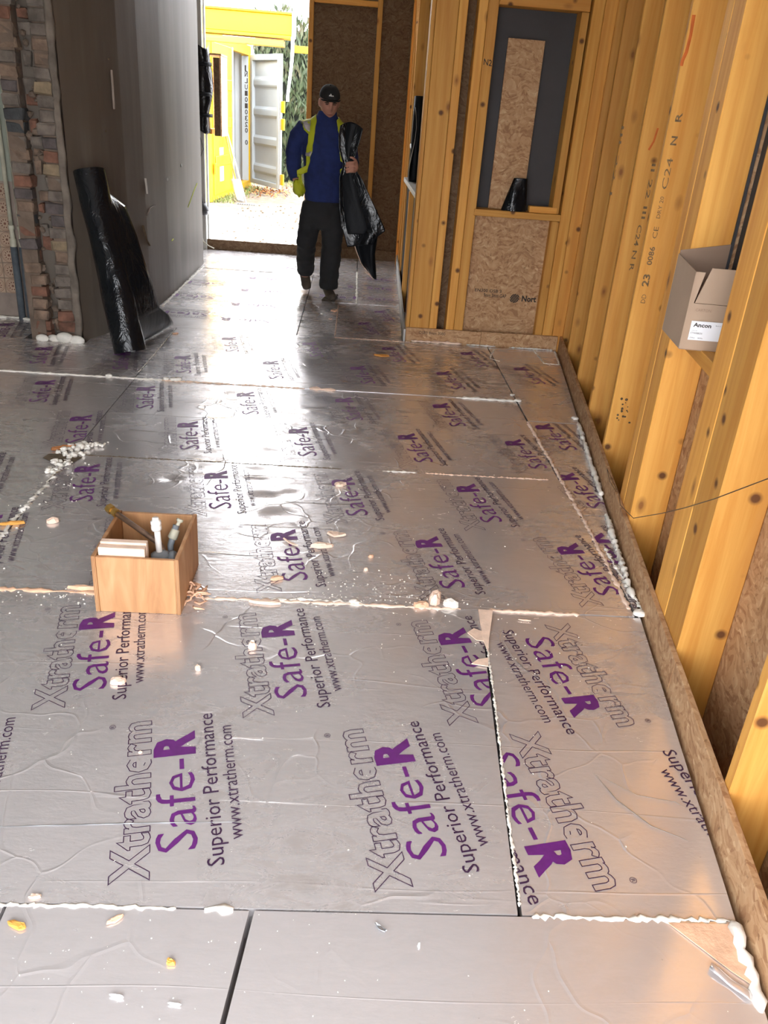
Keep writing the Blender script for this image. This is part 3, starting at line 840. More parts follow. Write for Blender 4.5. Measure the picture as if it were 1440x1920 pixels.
def brick(lo, hi, mat, bev=.007):
    c = (Vector(lo)+Vector(hi))/2; d = Vector(hi)-Vector(lo)
    key = (round(d.x*40), round(d.y*40), round(d.z*100), mat.name, random.randrange(3))
    if key not in proto:
        bb = B(); vs = bb.box(-d/2, d/2, bev)
        for v in bb.bm.verts: v.co += Vector((random.uniform(-.006, .006), random.uniform(-.007, .007), random.uniform(-.004, .004)))
        me = bpy.data.meshes.new('brick'); bmesh.ops.recalc_face_normals(bb.bm, faces=bb.bm.faces); bb.bm.to_mesh(me); bb.bm.free(); me.materials.append(mat)
        proto[key] = me
    return link('brick', proto[key], None, wall_left, Matrix.Translation(c) @ Matrix.Rotation(random.uniform(-.04, .04), 4, 'Y'))
z = -.02; k_ = 0
while z < TOP-.08:
    h = .067
    jl = random.uniform(-.012, .012); jr = random.uniform(-.018, .012)
    low = z < .42
    xl0 = -2.135+(.035 if low else 0)+jl*.3
    xl1 = -2.028+jl+(.03 if low else 0)
    ml = random.choice([BR[0], BR[0], BR[4], BR[2], BR[3]]) if k_ % 2 == 0 else random.choice([BR[0], BR[3], BR[2], BR[1]])
    if low: ml = random.choice([BR[1], BR[1], BR[2]])
    brick((xl0, 5.512+random.uniform(-.01, .02), z), (xl1, 5.60, z+h), ml)
    xr0 = -1.935+jr
    mr = random.choice([BR[3], BR[2], BR[3], BR[4], BR[1]]) if k_ % 2 else random.choice([BR[4], BR[5], BR[3], BR[2]])
    if z < .2: mr = random.choice([BR[1], BR[2]])
    brick((xr0, 5.512+random.uniform(-.008, .015), z), (-1.834, 5.60, z+h), mr)
    if random.random() < .6:
        brick((xl1+.012, 5.56+random.uniform(0, .05), z+random.uniform(-.02, .02)), (xr0-random.uniform(.008, .03), 5.66, z+h*random.uniform(.7, 1.3)), random.choice([BR[2], BR[3], BR[1]]))
    z += .0755; k_ += 1
for xa, xb_, nm_ in ((-1.838, -1.798, 1),):
    b = B()
    b.grid(lambda u, v: Vector((xa+(xb_-xa)*u+(.010*noise.noise((1, v*40, nm_*7)) if (u < .1) == bool(nm_) and (u < .1 or u > .9) else 0), 5.510+.008*noise.noise((u*3, v*26, 5))+.004*math.sin(v*275), -.08+(TOP+.08)*v)), 4, 170, .03)
    b.out('skim_edge', M_skim, wall_left, True)
b = B()
for i in range(60):
    zz = random.uniform(0, TOP-.1)
    b.ico((random.uniform(-2.03, -1.93), random.uniform(5.55, 5.60), zz), random.uniform(.012, .03), 1, .5)
props(b.out('mortar_lumps', M_mortar, wall_left), kind='stuff')
# marks on the plaster
b = B(); b.box((-.006, -.04, -.115), (.006, .04, .115), .003)
b.out('pale_patch', M_walldirt, wall_left, M=Matrix.Translation((-1.622, 6.06, 1.545)) @ Matrix.Rotation(.20, 4, 'Z'))
def onp(y):       # plaster face x at y
    for (x0, y0), (x1, y1) in zip(PL[:-1], PL[1:]):
        if y0 <= y <= y1: return x0+(x1-x0)*(y-y0)/(y1-y0)
    return PL[-1][0]
for y, zz, r in ((5.95, .82, .010), (7.15, .93, .014), (7.75, 1.0, .014), (5.92, 1.30, .006), (6.02, 1.72, .006)):
    b = B(); b.lathe((onp(y)-.004, y, zz), (1, -.1, 0), [(0, r), (.010, r), (.012, r*.8)], 10); b.out('wall_plug', M_trimw if y > 7 else M_mud, wall_left)
for pts, r, m in (([(onp(6.5)+.002, 6.5, .98), (onp(6.5)+.002, 6.52, .92), (onp(6.5)+.002, 6.53, .87)], .012, M_render), ([(onp(6.55)+.002, 6.50, .72), (onp(6.6)+.002, 6.6, .765), (onp(6.75)+.002, 6.75, .77)], .007, M_walldirt),
                  ([(onp(8.0)+.002, 8.0, .63), (onp(8.3)+.002, 8.3, .74), (onp(8.5)+.002, 8.5, .80)], .006, M_hivis), ([(onp(7.2)+.002, 7.22, .44), (onp(7.2)+.002, 7.28, .45)], .009, M_hivis),
                  ([(onp(6.4)+.002, 6.40, .66), (onp(6.45)+.002, 6.46, .55), (onp(6.5)+.002, 6.52, .50)], .013, M_mud)):
    stroke(wall_left, pts, r, m, 'wall_mark')
# tiled return wall
b = B(); b.box((-5.2, 6.062, -.29), (-2.142, 6.14, TOP))
wall_kitchen = props(b.out('wall_rear', M_walldirt), kind='structure')
abox('painted_band', (-5.2, 6.052, .935), (-2.20, 6.0615, TOP), M_wallpaint, wall_kitchen, 0)
tb = B(); tb.box((-.052, -.005, -.052), (.052, .005, .052), .003)
tile_me = bpy.data.meshes.new('tile'); tb.bm.to_mesh(tile_me); tb.bm.free(); tile_me.materials.append(M_tile)
rb = B()
for r0, r1, n_ in ((.049, .0465, 28), (.040, .0385, 28)):
    for i in range(n_):
        a, c = 2*PI*i/n_, 2*PI*(i+1)/n_
        rb.poly([(r0*math.cos(a), -.0056, r0*math.sin(a)), (r0*math.cos(c), -.0056, r0*math.sin(c)), (r1*math.cos(c), -.0056, r1*math.sin(c)), (r1*math.cos(a), -.0056, r1*math.sin(a))])
for i in range(10):
    a = 2*PI*i/10
    rb.poly([(.026*math.cos(a)+.0062*math.cos(t)*math.cos(a)-.0045*math.sin(t)*math.sin(a), -.0056, .026*math.sin(a)+.0062*math.cos(t)*math.sin(a)+.0045*math.sin(t)*math.cos(a)) for t in [2*PI*q/6 for q in range(6)]])
rb.poly([(.009*math.cos(2*PI*q/8), -.0056, .009*math.sin(2*PI*q/8)) for q in range(8)])
ros_me = bpy.data.meshes.new('rosette'); rb.bm.to_mesh(ros_me); rb.bm.free(); ros_me.materials.append(M_tile_pat)
for i in range(5):
    for j in range(7):
        t = link('tile', tile_me, None, wall_kitchen, Matrix.Translation((-2.43-i*.107, 6.056, .228+j*.107)))
        ro = bpy.data.objects.new('rosette', ros_me); COL.objects.link(ro); ro.parent = t
# pipes in the corner
for x0, lab in ((-2.375, 'left one of the two old cream pipes, grey lagging below, beside the tiles'), (-2.315, 'right one of the two old cream pipes, grey lagging below, beside the brickwork')):
    p_ = thing('wall_pipe', (x0, 6.02, 0), lab, 'pipe', 'pipes in the tiled corner')
    b = B(); b.tube([(x0, 6.015, .53), (x0, 6.015, TOP)], .0145, 12); b.out('pipe', M_cream, p_, True)
    b = B(); b.lathe((x0, 6.015, .50), (0, 0, 1), [(0, .019), (.015, .022), (.06, .022), (.065, .016), (.12, .016), (.125, .021), (.15, .021), (.155, .016)], 12); b.out('joint', M_cream, p_, True)
    b = B(); b.tube([(x0, 6.015, -.05), (x0, 6.015, .51)], .024, 12); b.out('lagging', M_lag, p_, True)
b = B(); b.box((-4.9, -.6, -.29), (-4.8, 6.05, TOP))  # unseen left side, closed off to hold back daylight
props(b.out('wall_outer_unseen', M_wallpaint), kind='structure')
b = B(); b.box((-4.8, -.6, -.29), (-1.7, -.5, TOP)); b.box((-1.7, -.6, 2.25), (xr(-.6)-.02, -.5, TOP))  # unseen wall and header, shaped to narrow the daylight opening behind the camera
props(b.out('wall_back_unseen', M_wallpaint), kind='structure')

# ------------------------------------------------------------------ the crate with pipework
CR = thing('wooden_crate', (-.64, 2.438, 0), 'small open plywood box around pipe ends on the silver boards', 'box')
H_ = .210; x0, x1, y0, y1, t = -.778, -.503, 2.273, 2.603, .013
def cbox(name, lo, hi, mat=M_ply, par=CR, bev=.0015):
    return abox(name, lo, hi, mat, par, bev)
cbox('left_panel', (x0, y0-.003, .002), (x0+t, y1, H_)); cbox('right_panel', (x1-t, y0-.003, .002), (x1, y1, H_))
cbox('front_panel', (x0+t+.0005, y0, .002), (x1-t-.0005, y0+t, H_-.004)); cbox('back_panel', (x0+t+.0005, y1-t, .002), (x1-t-.0005, y1-.001, H_-.002))
for xa in (x0+.0035, x0+.0085, x1-.0095, x1-.0045): cbox('ply_edge', (xa, y0-.0034, .004), (xa+.0015, y0-.0028, H_-.002), M_plydark, CR, 0)
for i, (ya, hh, lab) in enumerate(((2.290, .232, 'pale pink foam offcut, front one of the pair standing in the plywood box'), (2.318, .238, 'pale pink foam offcut, rear one of the pair standing in the plywood box'))):
    o = abox('foam_offcut', (x0+.018, ya, .002), (x0+.165, ya+.024, hh), M_pale_foam, None, .002); props(o, lab, 'offcut', 'offcuts in the box')
pp = thing('supply_pipe', (-.72, 2.50, .2), 'dull copper pipe with brass nut sticking out over the box edge', 'pipe')
a_, c_ = Vector((-.795, 2.565, .232)), Vector((-.600, 2.44, .172))
b = B(); b.tube([a_+(c_-a_)*.12, a_.lerp(c_, .6), c_, c_+Vector((.03, -.01, -.05)), c_+Vector((.035, -.01, -.17))], .0095, 10); b.out('pipe', M_copper, pp, True)
b = B(); d_ = (c_-a_).normalized(); b.lathe(a_-d_*.012, d_, [(0, .014), (.004, .017), (.022, .017), (.023, .012), (.030, .012), (.031, .016), (.045, .016), (.047, .011)], 6); b.out('brass_nut', M_brass, pp)
wp = thing('white_valve_pipe', (-.585, 2.40, 0), 'white plastic stop pipe standing upright in the plywood box', 'pipe')
b = B(); b.tube([(-.592, 2.405, .003), (-.592, 2.405, .10), (-.60, 2.415, .24)], .0105, 12); b.out('pipe', M_pipe_white, wp, True)
b = B(); b.lathe((-.602, 2.417, .235), (-.05, .06, 1), [(0, .014), (.006, .0175), (.016, .0175), (.018, .014), (.024, .0175), (.034, .0175), (.037, .012), (.046, .011), (.048, .008)], 14); b.out('valve_cap', M_pipe_white, wp, True)
b = B(); b.lathe((-.588, 2.395, .003), (0, 0, 1), [(0, .026), (.12, .026), (.125, .032), (.155, .032), (.158, .018)], 14); b.out('waste_socket', M_pipe_grey, wp, True)
bp = thing('grey_branch_pipe', (-.545, 2.42, .15), 'short grey pipe branch joining the right side inside the box', 'pipe')
b = B(); b.tube([(-.562, 2.40, .145), (-.545, 2.40, .147), (-.518, 2.395, .145)], .0155, 12); b.out('pipe', M_copper, bp, True)
b = B(); b.lathe((-.560, 2.40, .145), (1, 0, 0), [(0, .021), (.012, .023), (.020, .021)], 12); b.out('collar', M_pipe_grey, bp, True)
vp = thing('stop_valve', (-.57, 2.46, 0), 'grey stop valve with green collar behind the white pipe', 'valve')
b = B(); b.tube([(-.572, 2.475, .003), (-.572, 2.475, .15), (-.555, 2.50, .215)], .011, 10); b.out('pipe', M_pipe_grey, vp, True)
b = B(); b.lathe((-.568, 2.482, .17), (.4, .5, 1), [(0, .013), (.004, .017), (.035, .015), (.036, .009), (.062, .006), (.066, .012), (.074, .012)], 10); b.out('valve_body', M_cream, vp, True)

# ------------------------------------------------------------------ cardboard box on the window rail
cb = thing('cardboard_box', W(1.64, .07, .889), 'open cardboard box with a white label on the window rail of the right wall', 'box')
def cpan(name, pts, th, mat=M_card):       # pts in (s, o, z)
    b = B(); P = [W(*p) for p in pts]
    n = (P[1]-P[0]).cross(P[2]-P[0]).normalized()
    b.poly(P, n*th); return b.out(name, mat, cb)
s0, s1, o0, o1, zb, zt = 1.50, 1.782, -.02, .152, .8905, 1.042
cpan('side_panel', [(s0, o0, zb), (s1, o0, zb), (s1, o0, 1.160), (s0, o0, 1.142)], .003)
cpan('front_panel', [(s0+.003, o0+.003, zb), (s0+.003, o1, zb), (s0+.003, o1, zt), (s0+.003, o0+.016, zt), (s0+.003, o0+.032, 1.142), (s0+.003, o0+.003, 1.142)], -.003)
cpan('front_flap', [(s0+.001, o0+.019, zt+.002), (s0+.001, o1, zt+.002), (s0-.006, o1, 1.158), (s0-.006, o0+.047, 1.158)], -.003)
cpan('back_panel', [(s1-.003, o0+.004, zb), (s1-.003, o1, zb), (s1-.003, o1, 1.205), (s1-.003, o0+.004, 1.172)], -.003, M_card_in)
cpan('side_panel', [(s0+.004, o1, zb), (s1-.004, o1, zb), (s1-.004, o1, zt), (s0+.004, o1, zt)], -.003)
cpan('bottom_panel', [(s0+.004, o0+.004, zb), (s1-.004, o0+.004, zb), (s1-.004, o1-.004, zb), (s0+.004, o1-.004, zb)], .003, M_card_in)
LB = cpan('paper_label', [(s0-.0022, .002, .923), (s0-.0022, .118, .925), (s0-.0022, .118, .988), (s0-.0022, .002, .986)], .0006, M_label)
LB['label'] = 'white printed paper label'
lm = lambda o_, z_: (lambda x, y: W(s0-.0036, o_+x, z_+y))
stamp(LB, 'Ancon', lm(.010, .968), .0125, .058, M_stamp, .03, 'printed_text')
stamp(LB, 'ETF500BOX', lm(.007, .944), .0055, .038, M_stamp, 0, 'printed_text')
stamp(LB, 'Product code', lm(.008, .954), .0025, .018, M_stamp, 0, 'printed_text')
stamp(LB, 'Ø 8mm      500 Pcs', lm(.007, .929), .0045, .042, M_stamp, 0, 'printed_text')
stamp(LB, 'Batch no', lm(.082, .975), .003, .016, M_stamp, 0, 'printed_text')
stamp(cb, 'CARTON', lambda x, y: W(s0-.0022, .006+x, 1.018+y), .009, .050, M_card_in, .0, 'printed_text')
b = B(); b.tube([W(2.035, .012, .112), W(1.9, -.004, .118), W(1.6, -.014, .20), W(1.203, -.03, .41), W(.95, -.04, .55), W(.705, -.05, .691), W(.431, -.02, .883), W(.29, .016, .95)], .0016, 5)
props(b.out('loose_wire', M_wire, None, True), 'thin brown wire hanging in an arc across the right studs', 'wire')
b = B(); b.tube([W(2.05, .002, .113), W(2.15, -.012, .116), W(2.3, -.006, .118), W(2.2, .006, .1085), W(2.08, .010, .1085)], .0014, 5)
props(b.out('wire_end', M_wire, None, True), 'curled wire end lying on the board upstand by the right studs', 'wire')

# ------------------------------------------------------------------ things on the middle window sill
b = B(); b.box((-.124, -.008, 0), (.124, .008, 1.066), .001)
props(b.out('board_offcut', M_osb, None, M=Matrix.Translation((1.082, 6.205, .9725)) @ Matrix.Rotation(-.012, 4, 'X') @ Matrix.Rotation(.004, 4, 'Y')), 'tall strand board strip leaning in the boarded window recess', 'board')
b = B()
def sack(u, v):
    a = 2*PI*u; w_ = .092-.044*v
    return Vector((1.133+.022*v+w_*math.cos(a), 6.140+(.044-.012*v)*math.sin(a)*(1+.12*math.sin(3*a+4*v)), .9725+.215*v))
b.grid(sack, 28, 10); b.poly([sack(k_/28, 1)-Vector((0, 0, .012)) for k_ in range(28)]); b.poly([sack(k_/28, 0) for k_ in range(28)])
props(b.out('rolled_membrane', M_black, None, True), 'short tapering black plastic roll standing on the middle window sill', 'roll')
b = B(); b.box((-.10, -.03, 0), (.10, .03, .043), .003)
props(b.out('timber_block', M_px, None, M=Matrix.Translation((1.338, 6.130, .9715))), 'short timber offcut lying on the right end of the window sill', 'timber')

# roll standing in the passage
b = B(); rr = [(0, .045), (.02, .05), (.35, .052), (.55, .05), (.70, .046), (.705, .03)]
pr = thing('passage_roll', (PX(8.0)+.045, 8.05, .986), 'black plastic roll standing on the passage ledge behind the post', 'roll')
b.lathe((PX(8.0)+.045, 8.05, .9865), (0, 0, 1), rr, 20); b.out('roll', M_black_matt, pr, True)
b = B(); b.grid(lambda u, v: Vector((PX(8.0)+.01+.02*math.sin(5*v), 7.95+.2*u-.1*v, 1.60-.58*v)), 5, 10, .001); b.out('loose_sheet', M_black_matt, pr, True)
b = B(); b.tube([(PX(8.0)-.006, 8.0, 1.30), (PX(8.0)-.006, 7.93, 1.27)], .008, 4); b.out('tape_end', M_white, pr)

# ------------------------------------------------------------------ black roll leaning on the left wall
rl = thing('leaning_roll', (-1.42, 5.28, 0), 'tall black plastic sheet roll leaning on the grey plaster wall', 'roll')
pb, pt_ = Vector((-1.405, 5.235, .03)), Vector((-1.655, 5.50, 1.085))
ax = (pt_-pb).normalized(); sd = ax.cross(Vector((0, 1, 0))).normalized()*-1; fr_ = ax.cross(sd)
if sd.x < 0: sd = -sd
Lr = (pt_-pb).length
b = B()
def roll_pt(u, v):
    a = 2*PI*u; h = v*Lr
    r = .098-.006*v+.004*math.sin(2*a+7*v)+.004*noise.noise((math.cos(a)*2, math.sin(a)*2, v*9))+.004*max(0, math.sin(v*26+3*math.sin(a)))*math.exp(-((v-.42)/.12)**2)
    return pb+ax*h+(sd*math.cos(a)+fr_*math.sin(a))*r
V = b.grid(roll_pt, 40, 60)
top_c = pt_-ax*.03
b.bm.faces.new([b.bm.verts.new(pt_+(sd*math.cos(2*PI*k_/24)+fr_*math.sin(2*PI*k_/24))*.088-ax*.012) for k_ in range(24)])
b.bm.faces.new([b.bm.verts.new(pb+(sd*math.cos(2*PI*k_/24)+fr_*math.sin(2*PI*k_/24))*.095+ax*.004) for k_ in range(24)])
bmesh.ops.remove_doubles(b.bm, verts=b.bm.verts, dist=.0005)
b.out('roll', M_black, rl, True)
b = B(); b.lathe(pt_-ax*.05, ax, [(0, .05), (.051, .05), (.0512, .035), (.01, .035)], 20); b.out('cardboard_core', M_card_in, rl, True)
def lerp_path(P, t):
    t *= len(P)-1; i = min(int(t), len(P)-2); return Vector(P[i]).lerp(Vector(P[i+1]), t-i)
edge = [(-1.575, 5.56, .97), (-1.475, 5.60, .88), (-1.415, 5.62, .70), (-1.365, 5.64, .50), (-1.325, 5.64, .34), (-1.30, 5.66, .22)]
def flap(u, v):
    a = pb+ax*(Lr*(.86-.70*v))+sd*.085+fr_*-.02
    e = lerp_path(edge, v)
    p = a.lerp(e, u)
    return p+Vector((.0, -.035*math.sin(PI*u)*(1-.5*v)+.010*math.sin(11*v+5*u)*u, .0))
b = B(); b.grid(flap, 14, 30, .002); b.out('loose_flap', M_black, rl, True)
tail_e = [(-1.345, 5.70, .245), (-1.31, 5.95, .12), (-1.30, 6.10, .015), (-1.345, 5.88, .010), (-1.40, 5.62, .010), (-1.415, 5.45, .012)]
def tail(u, v):
    a = pb+ax*(Lr*(.27-.24*v))+sd*.09
    e = lerp_path(tail_e, v)
    p = a.lerp(e, u); p.z = max(p.z, .007)
    return p+Vector((0, 0, .012*math.sin(PI*u)*math.sin(7*v)*(1 if p.z > .03 else 0)))
b = B(); b.grid(tail, 14, 24, .002); b.out('folded_tail', M_black_matt, rl, True)

# ------------------------------------------------------------------ boxed reveal, wrap and lamp by the door
wr = thing('plastic_wrap', (-1.64, 9.65, 1.24), 'crumpled black plastic taped to the left door frame', 'plastic sheet')
def wrapf(u, v):
    a = -.25+u*(PI+.5)
    cx_, cy_ = -1.648, 9.66
    rx = .085*(1+.10*math.sin(9*v+4*u)+.10*noise.noise((u*5, v*7, 2)))*(.75+.35*math.sin(PI*min(1, v*1.3)))
    zz = 2.02-.80*v+.02*math.sin(u*7)
    return Vector((cx_-rx*math.cos(a), cy_-.085*math.sin(a)*(1+.1*math.sin(13*v+6*u)), zz))
b = B(); b.grid(wrapf, 26, 44, .002); b.out('sheet', M_black, wr, True)
for zz in (1.86, 1.58, 1.38):
    b = B()
    def band(u, v, zz=zz):
        a = -.2+u*(PI+.4); return Vector((-1.648-.094*math.cos(a), 9.655-.096*math.sin(a), zz+.035*(v-.5)))
    b.grid(band, 16, 2, .001); b.out('tape', M_black_matt, wr, True)
bx = thing('boxed_reveal', (-1.50, 9.95, 1.19), 'strand board box fixed beside the black plastic at the doorway', 'box')
abox('front_board', (-1.548, 9.735, 1.185), (-1.485, 9.75, 1.93), M_osb_shaded, bx, .001)
abox('side_board', (-1.486, 9.751, 1.18), (-1.474, 10.20, 1.95), M_osb_lit, bx, .001)  # paler colour stands in for daylight on this outward face
abox('top_board', (-1.63, 9.751, 1.952), (-1.47, 10.20, 1.97), M_osb, bx, .001)
abox('back_board', (-1.63, 10.19, 1.18), (-1.487, 10.199, 1.95), M_osb, bx, .001)
abox('fixing_batten', (-1.63, 9.752, 1.2), (-1.58, 10.18, 1.25), M_px, bx, .001)
lp = thing('bulkhead_lamp', (-1.675, 9.66, .43), 'dark round lamp hanging by its cable at the door frame', 'lamp')
b = B(); b.lathe((-1.682, 9.655, .50), (.15, -.05, -1), [(0, .012), (.01, .03), (.05, .05), (.085, .055), (.09, .05)], 16); b.out('housing', M_dark_steel, lp, True)
b = B(); b.lathe((-1.668, 9.65, .412), (.15, -.05, -1), [(0, .05), (.02, .046), (.04, .03), (.046, .01)], 16); b.out('lens', M_glass, lp, True)
b = B(); b.tube([(-1.682, 9.655, .50), (-1.70, 9.66, .58), (-1.715, 9.665, .63), (-1.73, 9.67, .60)], .008, 8); b.out('bracket', M_dark_steel, lp, True)
b = B(); b.tube([(-1.715, 9.672, .63), (-1.70, 9.668, .78), (-1.72, 9.668, .92), (-1.66, 9.665, 1.05), (-1.70, 9.668, 1.18), (-1.73, 9.672, 1.26)], .004, 6); b.out('cable', M_dark_steel, lp, True)
b = B(); b.tube([(-1.715, 9.665, .112), (-1.70, 9.62, .16), (-1.68, 9.60, .10), (-1.62, 9.60, .055), (-1.56, 9.61, .03)], .007, 6)
props(b.out('cable_stub', M_cream, None, True), 'pale cable end curling at the foot of the door frame', 'cable')

# ------------------------------------------------------------------ yard beyond the doorway
b = B(); b.grid(lambda u, v: Vector((-30+60*u, 9.88+50*v, -.06+.02*noise.noise((u*60, v*50, 1)))), 60, 60)
props(b.out('ground_yard', M_ground, None, True), kind='structure')
b = B(); b.box((-40, -60, -.50), (40, -.62, -.42)); b.box((-40, -.62, -.5), (-5.3, 9.86, -.42)); b.box((2.7, -.62, -.5), (40, 9.86, -.42))
props(b.out('ground_front', M_ground), kind='structure')

CT = thing('shipping_container', (-3.5, 16.8, -.06), 'yellow shipping container with white inside and one door open', 'container')
Pa, Pb = Vector((-2.47, 15.05)), Vector((-2.20, 18.50))
ed = (Pb-Pa).normalized(); en = Vector((-ed.y, ed.x))          # en points into the container
if en.x > 0: en = -en
MC = Matrix(((ed.x, en.x, 0, Pa.x), (ed.y, en.y, 0, Pa.y), (0, 0, 1, -.055), (0, 0, 0, 1)))
EL = (Pb-Pa).length
def ct(name, a0, a1, n0, n1, z0, z1, mat, par=CT, bev=.006):
    c = Vector(((a0+a1)/2, (n0+n1)/2, (z0+z1)/2)); d = Vector((a1-a0, n1-n0, z1-z0))
    b = B(); b.box(-d/2, d/2, bev); return b.out(name, mat, par, M=MC @ Matrix.Translation(c))
ct('corner_post', 0, .16, 0, .16, 0, 2.59, M_yellow); ct('corner_post', EL-.16, EL, 0, .16, 0, 2.59, M_yellow)
ct('header_beam', .161, EL-.161, .0, .12, 2.42, 2.59, M_yellow); ct('sill_beam', .161, EL-.161, 0, .14, 0, .14, M_yellow)
ct('roof', 0.02, EL-.02, .161, 5.5, 2.54, 2.585, M_yellow); ct('floor_deck', .06, EL-.06, .161, 5.5, .10, .14, M_osb)
ct('end_wall', .05, EL-.05, 5.5, 5.56, 0.1, 2.54, M_cwhite); ct('side_wall', 0.02, .06, .161, 5.5, .14, 2.54, M_yellow)
b = B()
def corr(u, v):
    n = .161+5.3*u; w = .018*(1 if (int(n/.14) % 2) else -1)
    return MC @ Vector((EL-.06+w, n, .14+2.40*v))
b.grid(corr, 76, 1, .004); b.out('corrugated_wall', M_cwhite, CT)
iw = ct('inner_frame', EL-.165, EL-.161, .02, .155, .14, 2.41, M_cwhite)
# near leaf shut: yellow outside
lf = ct('closed_leaf', .165, 1.58, -.02, .03, .10, 2.44, M_yellow)
for zz in (.55, 1.15, 1.75):
    ct('pressed_rib', .22, 1.52, -.045, -.021, zz, zz+.18, M_yellow, lf, .015)
ct('grey_notice', .55, .85, -.0245, -.0212, .30, .85, M_trimw, lf, .0)
ct('locking_bar', 1.45, 1.475, -.08, -.055, .1, 2.44, M_cwhite, lf)
ct('hinge', .12, .20, -.06, -.022, .45, .62, M_yellow, lf); ct('hinge', .12, .20, -.06, -.022, 1.9, 2.05, M_yellow, lf)
# far leaf swung open: white inner face with pressed ribs
hg = Vector((-2.185, 18.42)); oe = Vector((-1.50, 17.25)); dl = oe-hg; DLn = dl.length; dd_ = dl.normalized(); dn = Vector((dd_.y, -dd_.x))
if dn.y > 0: dn = -dn
MD = Matrix(((dd_.x, dn.x, 0, hg.x), (dd_.y, dn.y, 0, hg.y), (0, 0, 1, -.055), (0, 0, 0, 1)))    # (along, towards the viewer, up)
def dt(name, a0, a1, n0, n1, z0, z1, mat, par, bev=.006):
    c = Vector(((a0+a1)/2, (n0+n1)/2, (z0+z1)/2)); d = Vector((a1-a0, n1-n0, z1-z0))
    b = B(); b.box(-d/2, d/2, bev); return b.out(name, mat, par, M=MD @ Matrix.Translation(c))
b = B()
def rib(u, v):
    zz = .12+2.30*v; q = (zz-.30) % .52
    pro = 0 if q > .20 else .035*min(1, min(q, .20-q)/.05)
    if zz < .30: pro = 0
    return MD @ Vector((.10+(DLn-.2)*u, -.035+pro, zz))
b.grid(rib, 1, 92, .004); ol = b.out('open_leaf', M_cwhite, CT)
dt('leaf_frame', 0, .10, -.04, .03, .10, 2.44, M_cwhite, ol); dt('leaf_frame', DLn-.10, DLn, -.04, .03, .10, 2.44, M_cwhite, ol)
dt('leaf_frame', .101, DLn-.101, -.04, .03, 2.34, 2.44, M_cwhite, ol); dt('leaf_frame', .101, DLn-.101, -.04, .03, .10, .19, M_cwhite, ol)
dt('door_seal', DLn+.001, DLn+.03, -.03, .02, .10, 2.44, M_steel, ol)
for zz in (.18, 1.16, 1.46):
    dt('yellow_lug', DLn+.031, DLn+.15, -.03, .0, zz, zz+.20, M_yellow, ol)
# vertical number on the white inside
for i, ch in enumerate('JNLU1010320 0'):
    if ch == ' ': continue
    stamp(iw, ch, (lambda k_: (lambda x, y: MC @ Vector((EL-.167, .13-.075+x*.95-.02, 2.16-k_*.112+y))))(i), .085, .062, M_stamp, .02, 'number')

# scaffold gantry over the yard: yellow beam, planks, white strap
GB = thing('yellow_gantry_beam', (-1.6, 13.75, 2.40), 'bright yellow steel beam high above the yard outside the door', 'beam')
b = B(); b.box((-2.75, 13.62, 2.44), (-1.03, 13.90, 2.70), .01); b.out('beam', M_yellow, GB)
b = B(); b.box((-2.75, 13.58, 2.40), (-1.03, 13.94, 2.438), .004); b.box((-2.75, 13.58, 2.702), (-1.03, 13.94, 2.73), .004); b.out('flange', M_yellow, GB)
b = B(); b.box((-1.028, 13.60, 2.40), (-1.01, 13.92, 2.72), .003); b.out('end_plate', M_yellow, GB)
b = B(); b.box((-1.009, 13.70, 2.45), (-.985, 13.80, 2.55), .003); b.box((-1.009, 13.70, 2.58), (-.985, 13.80, 2.68), .003); b.out('lifting_lug', M_dark_steel, GB)
for xx in (-2.70, ):
    b = B(); b.box((xx-.06, 13.70, -.055), (xx+.06, 13.82, 2.399), .006); b.out('post', M_yellow, GB)
b = B(); b.box((-.44, 13.70, -.055), (-.34, 13.82, 2.399), .006); b.out('post', M_yellow, GB)
b = B(); b.box((-1.03, 13.72, 2.24), (-.34, 13.80, 2.330), .004); b.out('tie_rail', M_yellow, GB)
pk = B(); pk.box((-2.62, 13.60, 2.285), (-1.15, 13.86, 2.365), .004, Matrix.Translation((0, 0, .012)))
props(pk.out('scaffold_plank', M_px), 'weathered timber plank tied under the yellow beam outside', 'plank')
b = B()
def strapf(u, v):
    return Vector((-1.015+.05*(u-.5)*(1-.2*v)+.012*math.sin(v*5)-.05*v, 13.57-.012*math.sin(7*v), 2.42-.82*v))
b.grid(strapf, 3, 24, .003); b.grid(lambda u, v: Vector((-1.075+.045*(u-.5), 13.575-.004*math.sin(4*v), 1.66-.07*v)), 3, 4, .012)
b.grid(lambda u, v: Vector((-1.0+.06*(u-.5), 13.575+.35*v, 2.735+.02*math.sin(PI*v))), 3, 6, .003)
b.grid(lambda u, v: Vector((-1.0+.06*(u-.5), 13.572, 2.40+.34*v)), 3, 6, .003)
props(b.out('lifting_strap', M_strap, None, True), 'white webbing strap hanging from the end of the yellow beam', 'strap')

